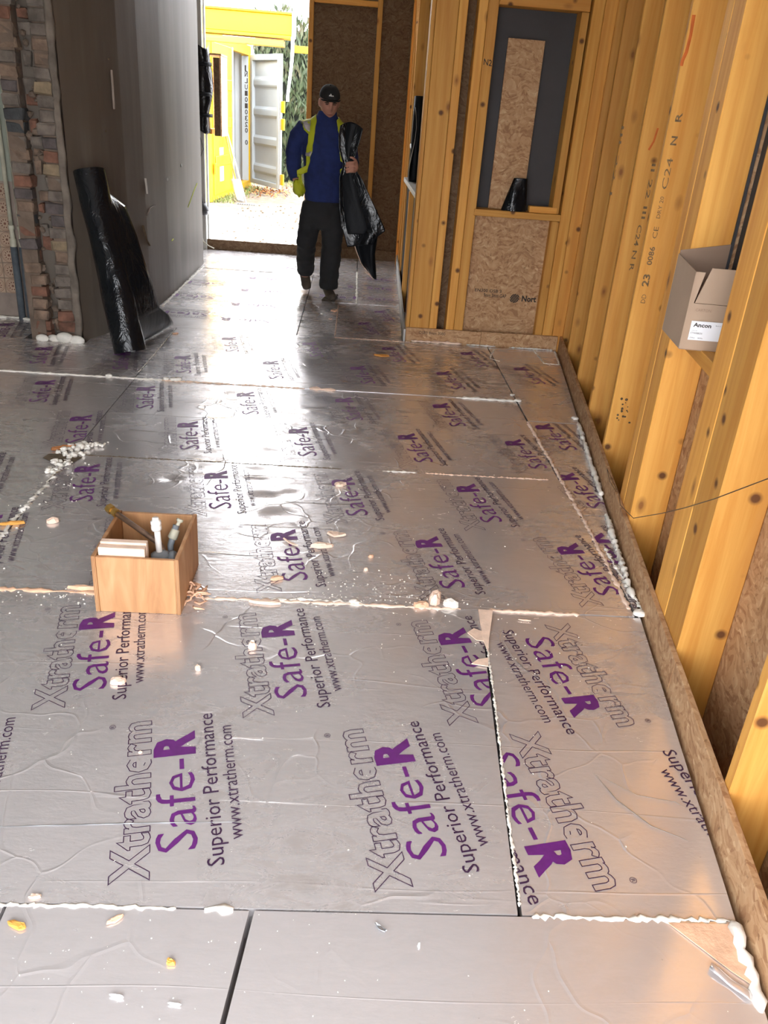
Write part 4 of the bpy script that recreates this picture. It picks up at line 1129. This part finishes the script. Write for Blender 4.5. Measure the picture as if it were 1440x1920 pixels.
# tools leaning on the container
for nm, base, tip, lab, head in (('spade', (-2.03, 15.45), (-2.38, 16.0, 1.12), 'spade with orange handle leaning on the yellow container', 1), ('rake', (-1.88, 15.10), (-2.36, 15.95, 1.18), 'thin rake leaning beside the spade on the yellow container', 0)):
    tl = thing(nm, (*base, -.06), lab, 'tool')
    a_ = Vector((*base, -.045)); c_ = Vector(tip)
    b = B(); b.tube([a_.lerp(c_, .0 if not head else .28), c_], .016, 8); b.out('handle', M_px if head else M_steel, tl, True)
    if head:
        b = B(); b.grid(lambda u, v: a_.lerp(c_, .30*(1-v))+Vector((.16*(u-.5)*(1-.5*max(0, v-.6)), -.02*math.sin(PI*u), 0)), 6, 8, .004); b.out('blade', M_steel, tl, True)
        b = B(); b.tube([c_+Vector((-.06, 0, .02)), c_+Vector((.06, 0, .02))], .018, 8); b.tube([c_.lerp(a_, .10), c_], .022, 8); b.out('grip', M_orange, tl, True)
    else:
        b = B(); b.tube([a_+Vector((-.17, .03, 0)), a_+Vector((.17, -.03, 0))], .014, 6)
        for i in range(9): b.tube([a_+Vector((-.16+.04*i, .028-.007*i, 0)), a_+Vector((-.16+.04*i, -.02-.007*i, -.008))], .006, 4)
        b.out('rake_head', M_steel, tl, True)

# hedge: dense conifer foliage on a dark core
HG = thing('conifer_hedge', (-.2, 20.6, -.06), 'tall green conifer hedge behind the open container door', 'hedge')
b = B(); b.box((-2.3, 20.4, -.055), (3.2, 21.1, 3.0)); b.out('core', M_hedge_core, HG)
b = B()
for i in range(5200):
    x = random.uniform(-2.35, 2.0); zz = random.uniform(-.02, 3.25+.25*noise.noise((x*2, 0, 0))); y = 20.36-random.random()**2*.30
    L_ = random.uniform(.10, .28); w_ = random.uniform(.012, .032); an = random.gauss(.0, .35)
    d_ = Vector((math.sin(an), random.uniform(-.5, .1), math.cos(an)))*L_
    n_ = Vector((math.cos(an), random.uniform(-.6, .6), -math.sin(an)))*w_
    p = Vector((x, y, zz))
    b.bm.faces.new([b.bm.verts.new(q) for q in (p, p+d_*.5+n_, p+d_, p+d_*.5-n_)])
props(b.out('foliage', M_hedge, HG, fixn=False), kind='stuff')
# grass and leaves at the foot of the container
b = B()
for i in range(1500):
    x = random.uniform(-2.5, 1.2); y = random.uniform(19.2, 20.3) if random.random() < .5 else random.uniform(15.1, 18.4)
    if y < 18.5: x = Pa.x+(y-Pa.y)*.078+random.uniform(.02, .45)*random.random()
    h = random.uniform(.03, .10); a = random.uniform(0, 6.3)
    p = Vector((x, y, -.062)); w_ = Vector((math.cos(a), math.sin(a), 0))*.010
    b.bm.faces.new([b.bm.verts.new(q) for q in (p-w_, p+w_, p+Vector((random.gauss(0, .03), random.gauss(0, .03), h)))])
props(b.out('grass_tufts', M_grass, None, fixn=False), 'ragged grass along the container foot and the hedge', 'grass', kind='stuff')
b = B()
for i in range(420):
    x, y = random.gauss(-1.75, .28), random.gauss(17.6, .5)
    if random.random() < .35: x, y = random.uniform(-1.9, .6), random.gauss(19.2, .5)
    a = random.uniform(0, 6.3); s_ = random.uniform(.02, .045)
    u_ = Vector((math.cos(a), math.sin(a), random.gauss(0, .4)))*s_; w_ = Vector((-math.sin(a), math.cos(a), random.gauss(0, .4)))*s_*.6
    p = Vector((x, y, -.035+random.random()*.02))
    b.bm.faces.new([b.bm.verts.new(q) for q in (p-u_, p-w_, p+u_, p+w_)])
props(b.out('fallen_leaves', M_leaf, None, fixn=False), 'brown fallen leaves scattered below the open container door', 'leaves', kind='stuff')
b = B()
for i in range(160):
    x, y = random.uniform(-1.9, -.5), 10.2+5*random.random()**1.3
    b.ico((x, y, -.055), random.uniform(.006, .024), 1, .5, (1, 1, .6), random.random()*3)
props(b.out('loose_pebbles', M_mud, None), 'dark loose pebbles scattered on the pale yard outside', 'pebbles', kind='stuff')
# bare trees and the house
def tree(x, y, h, lab):
    tr = thing('bare_tree', (x, y, -.06), lab, 'tree')
    b = B(); tw = B()
    def grow(bb, p, d, L_, r, lev):
        q = p+d*L_
        mid = p.lerp(q, .5)+Vector((random.gauss(0, 1), random.gauss(0, 1), 0))*L_*.04
        bb.tube([p, mid, q], [r, r*.85, r*.7], 5)
        if lev == 0: return
        for i in range(3 if lev > 2 else 4):
            nd = (d+Vector((random.gauss(0, .38), random.gauss(0, .38), random.uniform(-.05, .3)))).normalized()
            grow(tw if lev < 4 else bb, q if i < 2 else p.lerp(q, .7), nd, L_*random.uniform(.6, .8), r*.55, lev-1)
    grow(b, Vector((x, y, -.06)), Vector((0, 0, 1)), h*.38, h*.014, 5)
    b.out('trunk', M_trunk, tr, True); tw.out('branches', M_trunk, tr, True)
tree(-1.5, 34, 8.2, 'bare leafless tree rising above the yellow beam outside')
hs = thing('house', (1.4, 46, -.06), 'distant pale house with red gabled roof above the hedge', 'house')
abox('wall', (-1.0, 43, -.06), (6.5, 50, 4.1), M_render, hs, 0)
b = B(); b.poly([(-1.2, 42.7, 4.1), (2.75, 42.7, 7.4), (6.7, 42.7, 4.1)], Vector((0, 7.6, 0))); b.out('roof', M_redroof, hs)
for xx in (.6, 3.6): abox('window', (xx, 42.93, 2.2), (xx+1.1, 42.99, 3.4), M_grey_mem, hs, 0)

# ------------------------------------------------------------------ the person walking in
PE = thing('person', (-.28, 7.48, 0), 'person in black cap, blue fleece and yellow vest walking in with black sheeting', 'person')
def loft(b, levels, seg=28):
    rings = [[b.bm.verts.new((cx_+rx*math.cos(2*PI*k_/seg), cy_+ry*math.sin(2*PI*k_/seg), zz)) for k_ in range(seg)] for zz, cx_, cy_, rx, ry in levels]
    for i in range(len(rings)-1):
        for k_ in range(seg): b.bm.faces.new((rings[i][k_], rings[i][(k_+1) % seg], rings[i+1][(k_+1) % seg], rings[i+1][k_]))
    b.bm.faces.new(list(reversed(rings[0]))); b.bm.faces.new(rings[-1])
def fuse(b, name, mat, parent, voxel=.008, smooth=4, disp=0, dscale=20):
    bmesh.ops.recalc_face_normals(b.bm, faces=b.bm.faces)
    me = bpy.data.meshes.new('fuse'); b.bm.to_mesh(me); b.bm.free()
    o = bpy.data.objects.new('fuse', me); COL.objects.link(o)
    m = o.modifiers.new('r', 'REMESH'); m.mode = 'VOXEL'; m.voxel_size = voxel
    m = o.modifiers.new('s', 'SMOOTH'); m.iterations = smooth; m.factor = .5
    dg = bpy.context.evaluated_depsgraph_get(); dg.update()
    nm = bpy.data.meshes.new_from_object(o.evaluated_get(dg)); nm.name = name
    COL.objects.unlink(o); bpy.data.objects.remove(o); bpy.data.meshes.remove(me)
    if disp:
        for v in nm.vertices:
            q = v.co
            n_ = noise.noise((q.x*dscale, q.y*dscale, q.z*dscale*1.6))
            v.co += v.normal*disp*n_
    for p in nm.polygons: p.use_smooth = True
    nm.materials.clear()
    return link(name, nm, mat, parent)

HC = Vector((-.248, 7.385, 1.572)); HR = Matrix.Translation(HC) @ Matrix.Rotation(math.radians(10), 4, 'Z') @ Matrix.Rotation(math.radians(19), 4, 'X')
body = B()
q = bmesh.ops.create_icosphere(body.bm, subdivisions=5, radius=1)
for v in q['verts']:
    x, y, zz = v.co.x*.075, v.co.y*.096, v.co.z*.116
    if zz < 0:
        t = -zz/.116; x *= 1-.34*t**1.6; y *= (1-.03*t) if y < 0 else (1-.42*t)
    if v.co.y < 0.1:
        g = lambda a, b_: math.exp(-a*a-b_*b_)
        y -= .024*g(x/.013, (zz+.010)/.020)+.010*g(x/.011, (zz-.022)/.03)
        y += .011*g((abs(x)-.031)/.017, (zz-.024)/.013)
        y -= .006*g(x/.055, (zz-.045)/.010)+.006*g(x/.024, (zz+.052)/.009)+.010*g(x/.022, (zz+.098)/.018)+.005*g((abs(x)-.042)/.018, (zz+.012)/.018)
    v.co = HR @ Vector((x, y, zz))
for sx in (-1, 1):
    vs = body.ico((0, 0, 0), 1, 3)
    for v in vs: v.co = HR @ Vector((sx*.077+v.co.x*.012, .012+v.co.y*.020, .0+v.co.z*.033))
body.tube([(-.262, 7.44, 1.36), (-.258, 7.42, 1.47), (-.250, 7.40, 1.55)], [.075, .058, .055], 16)
loft(body, [(.80, -.27, 7.43, .13, .09), (.95, -.27, 7.43, .13, .09), (1.15, -.272, 7.43, .14, .095), (1.33, -.275, 7.43, .15, .095), (1.42, -.27, 7.43, .11, .075)])
AR = [(-.43, 7.43, 1.385), (-.50, 7.44, 1.30), (-.535, 7.45, 1.18), (-.525, 7.42, 1.05), (-.495, 7.375, .955)]
AL = [(-.115, 7.43, 1.385), (-.070, 7.445, 1.30), (-.050, 7.46, 1.19), (-.035, 7.40, 1.14), (-.018, 7.31, 1.125)]
body.tube(AR, [.05, .047, .042, .036, .028], 12); body.tube(AL, [.05, .047, .042, .036, .027], 12)
LR = [(-.355, 7.43, .82), (-.385, 7.42, .62), (-.405, 7.43, .47), (-.415, 7.58, .29), (-.425, 7.71, .14)]
LL = [(-.185, 7.43, .82), (-.183, 7.42, .62), (-.185, 7.44, .46), (-.195, 7.47, .26), (-.20, 7.50, .09)]
body.tube(LR, [.078, .072, .055, .05, .038], 12); body.tube(LL, [.078, .072, .055, .05, .038], 12)
# left hand closed round the sheeting: palm, four curled fingers, thumb from its side
vs = body.ico((0, 0, 0), 1, 3)
for v in vs: v.co = Vector((-.012+v.co.x*.026, 7.262+v.co.y*.036, 1.122+v.co.z*.046))
for i, (zz, L_) in enumerate(((1.156, .95), (1.132, 1.05), (1.108, 1.0), (1.086, .85))):
    body.tube([(-.008, 7.240, zz), (-.028, 7.214, zz), (-.028-.034*L_, 7.204, zz-.003), (-.028-.058*L_, 7.214, zz-.008), (-.028-.064*L_, 7.236, zz-.010), (-.028-.050*L_, 7.246, zz-.010)], [.0105, .0105, .0095, .009, .0085, .007], 8)
body.tube([(-.004, 7.262, 1.150), (-.018, 7.236, 1.176), (-.040, 7.220, 1.190), (-.062, 7.218, 1.192)], [.014, .0125, .011, .008], 8)
vs = body.ico((0, 0, 0), 1, 3)
for v in vs: v.co = Vector((-.480+v.co.x*.032, 7.35+v.co.y*.034, .915+v.co.z*.044))
fuse(body, 'body', M_skin, PE, .0045, 2)
for sx in (-1, 1):
    b = B(); b.tube([HR @ Vector((sx*(.016+.007*i), -.101+.0035*i, .036+.003*math.sin(i))) for i in range(6)], [.003, .0055, .006, .0055, .004, .002], 6); b.out('eyebrow', M_hair, PE)
    b = B()
    vs = b.ico((0, 0, 0), 1, 2)
    for v in vs: v.co = HR @ Vector((sx*.031+v.co.x*.0145, -.087+v.co.y*.006, .022+v.co.z*.006))
    b.out('eyelid', plain('eyelid', (.12, .045, .032), .5), PE, True)
b = B(); b.tube([HR @ Vector((-.022+.0088*i, -.099-.004*math.sin(PI*i/5), -.054)) for i in range(6)], [.0015, .0035, .0042, .0042, .0035, .0015], 6); b.out('lips', plain('lips', (.30, .09, .075), .45), PE, True)
# jacket
b = B()
loft(b, [(.822, -.266, 7.415, .158, .122), (.87, -.268, 7.42, .165, .128), (.97, -.27, 7.42, .168, .128), (1.08, -.272, 7.425, .172, .128), (1.22, -.275, 7.43, .185, .130), (1.33, -.278, 7.43, .188, .122), (1.40, -.276, 7.43, .160, .105), (1.45, -.270, 7.43, .110, .088), (1.485, -.264, 7.425, .080, .078), (1.515, -.260, 7.42, .076, .076)])
b.tube(AR[:4]+[(-.505, 7.39, .985)], [.080, .076, .067, .061, .048], 16)
b.tube(AL[:4]+[(-.024, 7.335, 1.130)], [.076, .070, .060, .054, .043], 16)
jk = fuse(b, 'fleece_jacket', M_fleece, PE, .0075, 3, .005, 16)
bv = bmesh.new(); bv.from_mesh(jk.data); BV = BVHTree.FromBMesh(bv); bv.free()
# trousers
b = B()
loft(b, [(.60, -.28, 7.43, .120, .085), (.68, -.278, 7.43, .178, .112), (.78, -.273, 7.425, .168, .118), (.86, -.270, 7.425, .150, .112), (.90, -.27, 7.425, .14, .10)])
b.tube([(-.355, 7.43, .80)]+LR[1:4]+[(-.420, 7.665, .195)], [.092, .096, .086, .080, .076], 18)
b.tube([(-.190, 7.43, .80)]+LL[1:4]+[(-.20, 7.49, .085)], [.092, .096, .090, .087, .082], 18)
fuse(b, 'work_trousers', M_trouser, PE, .0085, 3, .009, 13)
# boots
def boot(pts, rad, sole_pts):
    b = B(); b.tube(pts, rad, 14, True, 0, .82)
    b.tube([Vector(pts[1])+Vector((0, 0, .0)), Vector(pts[1])+Vector((0, .0, .0))+(Vector(sole_pts[2])-Vector(pts[1]))], [.048, .05], 14)
    o = fuse(b, 'boot', M_boot, PE, .006, 2, .003, 30)
    return o
boot([(-.205, 7.555, .045), (-.202, 7.52, .052), (-.188, 7.44, .050), (-.172, 7.36, .042), (-.160, 7.30, .036), (-.156, 7.275, .030)], [.036, .046, .045, .046, .040, .022], [0, 0, (-.20, 7.495, .14)])
boot([(-.430, 7.750, .165), (-.428, 7.730, .145), (-.418, 7.690, .105), (-.408, 7.655, .070), (-.400, 7.632, .045), (-.398, 7.625, .034)], [.036, .045, .045, .045, .038, .02], [0, 0, (-.422, 7.69, .22)])
b = B(); b.box((-.05, -.145, 0), (.05, .145, .022), .009, Matrix.Translation((-.181, 7.418, .0025)) @ Matrix.Rotation(-.17, 4, 'Z')); b.out('boot_sole', M_boot, PE)
# cap
b = B()
def dome(u, v):
    a = 2*PI*u; e = (PI/2)*v
    return HR @ Vector((.0835*math.cos(a)*math.cos(e)**.8, .004+.106*math.sin(a)*math.cos(e)**.8, .054+.082*math.sin(e)))
b.grid(dome, 36, 12, .003); cp_ = b.out('cap', M_cap, PE, True)
b = B(); b.grid(lambda u, v: HR @ Vector((.078*(2*u-1)*(1-.12*v*v), -.078*math.sqrt(max(0, 1-(.92*(2*u-1))**2))-.026-.026*v*(1-.55*(2*u-1)**2), .060-.006*v-.010*(2*u-1)**2)), 20, 6, .003); b.out('peak', M_cap, cp_, True)
b = B(); b.ico(HR @ Vector((0, .004, .134)), .007, 2); b.out('button', M_cap, cp_, True)
b = B()
def capp(x, zz):
    yy = -.106*math.sqrt(max(.05, 1-(x/.0835)**2-((zz-.054)/.082)**2))-.0035
    return HR @ Vector((x, yy+.004, zz))
for (xb0, xb1, xt0, xt1, ht) in ((-.022, -.012, -.0165, -.010, .009), (-.009, .002, -.009, -.002, .017), (.005, .018, -.001, .007, .025)):
    b.poly([capp(xb0, .086), capp(xb1, .086), capp(xt1, .086+ht), capp(xt0, .086+ht)])
b.out('cap_emblem', M_logo, cp_)
b = B(); b.tube([HR @ Vector((.070*math.cos(a), .010+.088*math.sin(a), .030-.02*math.sin(a))) for a in [PI*k_/12 for k_ in range(13)]], .010, 8); b.out('hair', M_hair, PE, True)
# vest: ribbons laid on the jacket
def ribbon(path, wid, n=40, m=6, off=.010, part=None):
    b = B()
    def f(u, v):
        p = lerp_path(path, v)
        t = v*(len(wid)-1); i = min(int(t), len(wid)-2); w_ = wid[i]+(wid[i+1]-wid[i])*(t-i)
        p = p+Vector((w_*(u-.5), 0, .0))
        loc, nor, _, _ = BV.find_nearest(p)
        return loc+nor*(off+.003*math.sin(9*v+5*u))
    b.grid(f, m, n, .0025)
    return b
pa = [(-.475, 7.32, 1.00), (-.448, 7.28, 1.12), (-.428, 7.27, 1.20), (-.405, 7.27, 1.34), (-.400, 7.33, 1.44), (-.405, 7.42, 1.48), (-.38, 7.52, 1.42), (-.36, 7.58, 1.25), (-.36, 7.58, 1.0)]
VS = ribbon(pa, [.015, .055, .080, .078, .105, .13, .12, .18, .20]).out('safety_vest', M_hivis, PE, True)
VS['label'] = 'yellow high visibility vest worn open'
pb_ = [(-.085, 7.30, 1.05), (-.092, 7.28, 1.25), (-.105, 7.29, 1.38), (-.128, 7.36, 1.455), (-.135, 7.45, 1.46), (-.16, 7.53, 1.40), (-.18, 7.58, 1.2), (-.18, 7.58, 1.0)]
ribbon(pb_, [.04, .05, .065, .10, .12, .14, .18, .20]).out('vest_panel', M_hivis, VS, True)
ribbon([pa[1], pa[2], pa[3]], [.058, .080, .078], 30, 6, .0145)
tp = ribbon([(-.440, 7.275, 1.165), (-.428, 7.27, 1.205)], [.070, .082], 4, 6, .0155); tp.out('reflective_tape', M_tape, VS, True)
tp = ribbon([(-.425, 7.30, 1.375), (-.432, 7.33, 1.42), (-.440, 7.37, 1.455)], [.012, .045, .06], 10, 4, .0155); tp.out('reflective_tape', M_tape, VS, True)
b = B()
vs = b.ico((0, 0, 0), 1, 4)
for v in vs:
    k_ = 1+.16*noise.noise((v.co.x*2.2, v.co.y*2.2, v.co.z*1.2+3))+.05*math.sin(9*v.co.x+4*v.co.z)
    v.co = Vector((-.478+v.co.x*.050*k_-.012*v.co.z, 7.345+v.co.y*.052*k_, .920+v.co.z*.068*k_))
b.out('gathered_hem', M_hivis, VS, True)
b = B(); b.grid(lambda u, v: Vector((-.468+.03*(u-.5)+.012*v, 7.305+.012*math.sin(5*u), 1.03-.08*v)), 4, 8, .003); b.out('vest_edge', M_hivis, VS, True)
b = B(); b.lathe((-.028, 7.345, 1.13), (.12, -.95, -.05), [(0, .043), (.03, .040), (.031, .034)], 16); b.out('cuff', M_fleece, PE, True)

# sheeting held by the person
HS = thing('carried_sheeting', (.05, 7.25, .25), 'bunched black plastic sheeting held and carried by the person', 'plastic sheet')
ROW = [(1.40, -.150, .035, .035), (1.33, -.162, .022, .035), (1.24, -.155, -.005, .028), (1.125, -.112, -.030, .018), (1.03, -.140, .050, .030), (.90, -.135, .125, .042), (.78, -.130, .195, .050), (.64, -.110, .272, .055), (.585, -.075, .205, .050), (.52, -.045, .175, .045)]
def held(u, v, sgn=1, ph=0):
    t = v*(len(ROW)-1); i = min(int(t), len(ROW)-2); f_ = t-i
    a_, c_ = ROW[i], ROW[i+1]
    zz, xl, xr_, dp = (a_[k_]+(c_[k_]-a_[k_])*f_ for k_ in range(4))
    x = xl+(xr_-xl)*u
    y = 7.262+sgn*.010+dp*(.55*math.sin(u*4.2+ph+1.2*v)+.30*noise.noise((u*3.5+ph, v*2.2, 4.)))*.8-.012*min(1, v*2.2)
    zz += .05*math.sin(u*2.6+.4)*(1-v)**3-(.04*(1-u)*max(0, v-.8)*5)
    return Vector((x, y, zz))
b = B(); b.grid(lambda u, v: held(u, v), 36, 60, .002); b.out('sheet', M_black, HS, True)
b = B(); b.grid(lambda u, v: held(.12+.76*u, v*.86, -1, 1.9)+Vector((0, .035, 0)), 28, 50, .002); b.out('sheet_fold', M_black_matt, HS, True)
TR = [(.80, -.06, .19), (.62, -.03, .21), (.45, .035, .195), (.34, .085, .21), (.245, .175, .223)]
def tailf(u, v):
    t = v*(len(TR)-1); i = min(int(t), len(TR)-2); f_ = t-i
    zz, xl, xr_ = (TR[i][k_]+(TR[i+1][k_]-TR[i][k_])*f_ for k_ in range(3))
    return Vector((xl+(xr_-xl)*u, 7.30+.03*math.sin(5*u+2*v)+.006*math.sin(13*u), zz-.03*u*v))
b = B(); b.grid(tailf, 20, 36, .002); b.out('hanging_tail', M_black_matt, HS, True)
b = B(); b.tube([tailf(0, v_/14)+Vector((-.003, -.004, 0)) for v_ in range(4, 15)]+[Vector((.12, 7.30, .28)), Vector((.20, 7.29, .225))], .0035, 5, True, .4); b.out('pale_edge', M_pale_foam, HS)

# ------------------------------------------------------------------ scraps lying on the boards
def scrap(name, p, size, rot, mat, label, cat='scrap', curl=.2, thick=.3, ragged=.35):
    b = B(); n = 11; L_, w_ = size
    vs = []
    for ring in (1.0, .55):
        vs.append([])
        for i in range(n):
            a = 2*PI*i/n; r = ring*(1+ragged*(random.random()-.5))
            x, y = math.cos(a)*L_/2*r, math.sin(a)*w_/2*r
            vs[-1].append((x, y))
    zb = hfun(p[0], p[1])+.0016; th_ = w_*thick
    M_ = Matrix.Translation((p[0], p[1], zb)) @ Matrix.Rotation(math.radians(rot), 4, 'Z')
    lo = [b.bm.verts.new(M_ @ Vector((x, y, curl*abs(x)*.3))) for x, y in vs[0]]
    hi = [b.bm.verts.new(M_ @ Vector((x*.92, y*.9, th_*random.uniform(.55, 1.0)+curl*abs(x)*.35))) for x, y in vs[0]]
    mid = [b.bm.verts.new(M_ @ Vector((x, y, th_*random.uniform(.9, 1.35)))) for x, y in vs[1]]
    for i in range(n):
        j = (i+1) % n
        b.bm.faces.new((lo[i], lo[j], hi[j], hi[i])); b.bm.faces.new((hi[i], hi[j], mid[j], mid[i]))
    b.bm.faces.new(mid); b.bm.faces.new(list(reversed(lo)))
    return props(b.out(name, mat), label, cat)
GF = 'loose scraps on the silver boards'
for nm, p, sz, rot, mat, lab, cu, th_ in (
    ('foam_scrap', (-.062, 2.785), (.085, .030), 8, M_pale_foam, 'long pale foam strip, largest scrap right of the plywood box', .1, .5),
    ('foam_scrap', (-.182, 2.80), (.085, .012), -42, M_pale_foam, 'thin pink shaving left of the long pale foam strip', .4, .5),
    ('foil_scrap', (-.006, 2.885), (.075, .035), -8, M_pale_foam, 'torn pinkish flake just behind the long pale foam strip', .5, .25),
    ('wood_chip', (-.212, 2.527), (.048, .026), 20, M_pink_foam, 'tan chip on the outlined X beside the plywood box', .2, .4),
    ('wood_chip', (-.003, 3.372), (.055, .034), 10, M_pale_foam, 'tan chip lying over a purple R beyond the footprints', .2, .4),
    ('foam_scrap', (.352, 2.425), (.058, .040), 60, M_pale_foam, 'pale foam chunk on the middle joint, tallest of the heap', .1, .75),
    ('foam_scrap', (.405, 2.402), (.050, .034), -20, M_white_foam, 'whitish foam chunk at the right end of the heap on the joint', .1, .6),
    ('foam_scrap', (.30, 2.392), (.060, .030), 10, M_pink_foam, 'pink crumbled foam at the left end of the heap on the joint', .1, .5),
    ('foam_scrap', (-.249, 2.106), (.024, .022), 0, M_pale_foam, 'small round foam lump on the outlined letter h', 0, .9),
    ('foam_scrap', (-.397, 1.985), (.017, .015), 0, M_pale_foam, 'pea sized pale crumb between two lines of lettering', 0, .9),
    ('foam_scrap', (-.612, 1.912), (.044, .030), 15, M_pale_foam, 'flat pale foam wedge on the lettering below the plywood box', .1, .4),
    ('wood_sliver', (-1.285, 3.625), (.155, .030), 22, M_leaf, 'split red brown wood sliver in the white foam at the left joint', .1, .6),
    ('wood_sliver', (-1.262, 2.845), (.10, .018), 16, M_px, 'pale wood splinter at the left edge of the picture', .1, .6),
    ('dry_leaf', (-.607, 1.128), (.046, .018), -22, M_px, 'tan dry flake below the white joint at the left edge', .3, .25),
    ('foam_scrap', (-.418, 1.146), (.033, .013), 35, M_pink_foam, 'long pink chip on the blank near board', .2, .4),
    ('wood_chip', (-.285, 1.055), (.022, .013), -15, M_px, 'small orange chip in the middle of the blank near board', .2, .5),
    ('foil_curl', (.131, 1.140), (.032, .010), -40, M_steel, 'silver curl of foil on the right blank board below the joint', .8, .3),
    ('foil_curl', (.209, 1.102), (.014, .006), 80, M_strap, 'tiny white sliver right of the silver foil curl', .4, .4),
    ('foil_curl', (-.372, .985), (.026, .008), -12, M_strap, 'white curl near the bottom edge, left one of two', .6, .4),
    ('foil_curl', (-.262, .972), (.024, .006), -8, M_strap, 'white curl near the bottom edge, right one of two', .6, .4),
    ('wood_chip', (-.596, 1.196), (.026, .012), 5, M_pale_foam, 'small tan flake above the white joint at the left', .2, .4),
    ('wood_chip', (-.482, 1.63), (.010, .008), 5, M_pale_foam, 'tiny tan crumb over the near outlined lettering', .2, .6),
    ('foam_scrap', (-.238, 2.366), (.10, .022), -4, M_pale_foam, 'flat pale foam wedge on the joint right of the plywood box', .05, .4),
    ('foam_scrap', (-.85, 2.40), (.12, .022), -3, M_pink_foam, 'ragged pink foam strip on the joint left of the plywood box', .05, .6),
    ('wood_chip', (.243, 5.608), (.11, .045), 6, M_px, 'pale chip on the dark boards before the boarded window wall', .2, .2),
    ('paper_scrap', (-.13, 6.91), (.06, .045), 40, M_pink_foam, 'crumpled tan scrap on the boards at the feet of the person', .6, .3),
    ('paper_scrap', (-.15, 6.62), (.03, .02), 20, M_pale_foam, 'small tan scrap on the passage joint in front of the person', .6, .3),
    ('foam_scrap', (-1.12, 2.88), (.045, .030), 30, M_pale_foam, 'pale chip beside the left foam joint', .2, .5),
    ('wood_chip', (-1.24, 5.86), (.05, .025), 40, M_pink_foam, 'tan chip at the corner of the black sheet tail', .3, .3),
    ('foam_scrap', (.655, 2.33), (.04, .006), -8, M_pale_foam, 'thin pale sliver below the joint on the turned board', .2, .5),
    ('foam_scrap', (.11, 2.62), (.016, .012), 0, M_pale_foam, 'little foam crumb between two blocks of lettering', 0, .8),
    ('foam_scrap', (.13, 2.72), (.022, .016), 50, M_pink_foam, 'little tan fragment right of the long pale foam strip', .3, .6)):
    scrap(nm, p, sz, rot, mat, lab, curl=cu, thick=th_)
b = B()
for i in range(26):
    a = random.uniform(0, 6.3); p = Vector((-.478+random.gauss(0, .014), 2.395+random.gauss(0, .03), .006+random.random()*.022))
    b.tube([p, p+Vector((math.cos(a), math.sin(a), random.uniform(-.2, .3)))*.02, p+Vector((math.cos(a+.7), math.sin(a+.7), 0))*.042], [.003, .005, .002], 5, True, .3)
    for v in b.bm.verts: v.co.z = max(v.co.z, .0015)
props(b.out('foam_shavings', M_pink_foam, None, True), 'tangle of orange foam shavings at the right corner of the plywood box', 'shavings', kind='stuff')
b = B()
def crumbs(n, cx_, cy_, sx, sy, r0, r1):
    for i in range(n):
        x, y = random.gauss(cx_, sx), random.gauss(cy_, sy)
        if not (-1.6 < x < 1.0 and .8 < y < 5.5) or (-.81 < x < -.47 and 2.24 < y < 2.64): continue
        r = random.uniform(r0, r1)
        b.ico((x, y, hfun(x, y)+r*.5), r, 1, .5, (1, random.uniform(.4, 1), .6), random.random()*3)
crumbs(110, .15, 2.50, .14, .07, .0012, .004); crumbs(90, .15, 2.42, .2, .02, .0015, .004); crumbs(120, -.75, 2.36, .2, .03, .0015, .0045); crumbs(70, .55, 2.2, .2, .12, .001, .003)
crumbs(110, -.1, 1.8, .5, .35, .0008, .0025); crumbs(90, -.3, 1.05, .35, .08, .0005, .0018); crumbs(80, .0, 3.2, .6, .4, .001, .0035); crumbs(50, -1.2, 3.3, .06, .3, .002, .006); crumbs(60, .9, 5.8, .4, .15, .002, .006)
props(b.out('foam_crumbs', M_white_foam, None), 'pale foam crumbs and dust scattered over the silver boards', 'crumbs', kind='stuff')
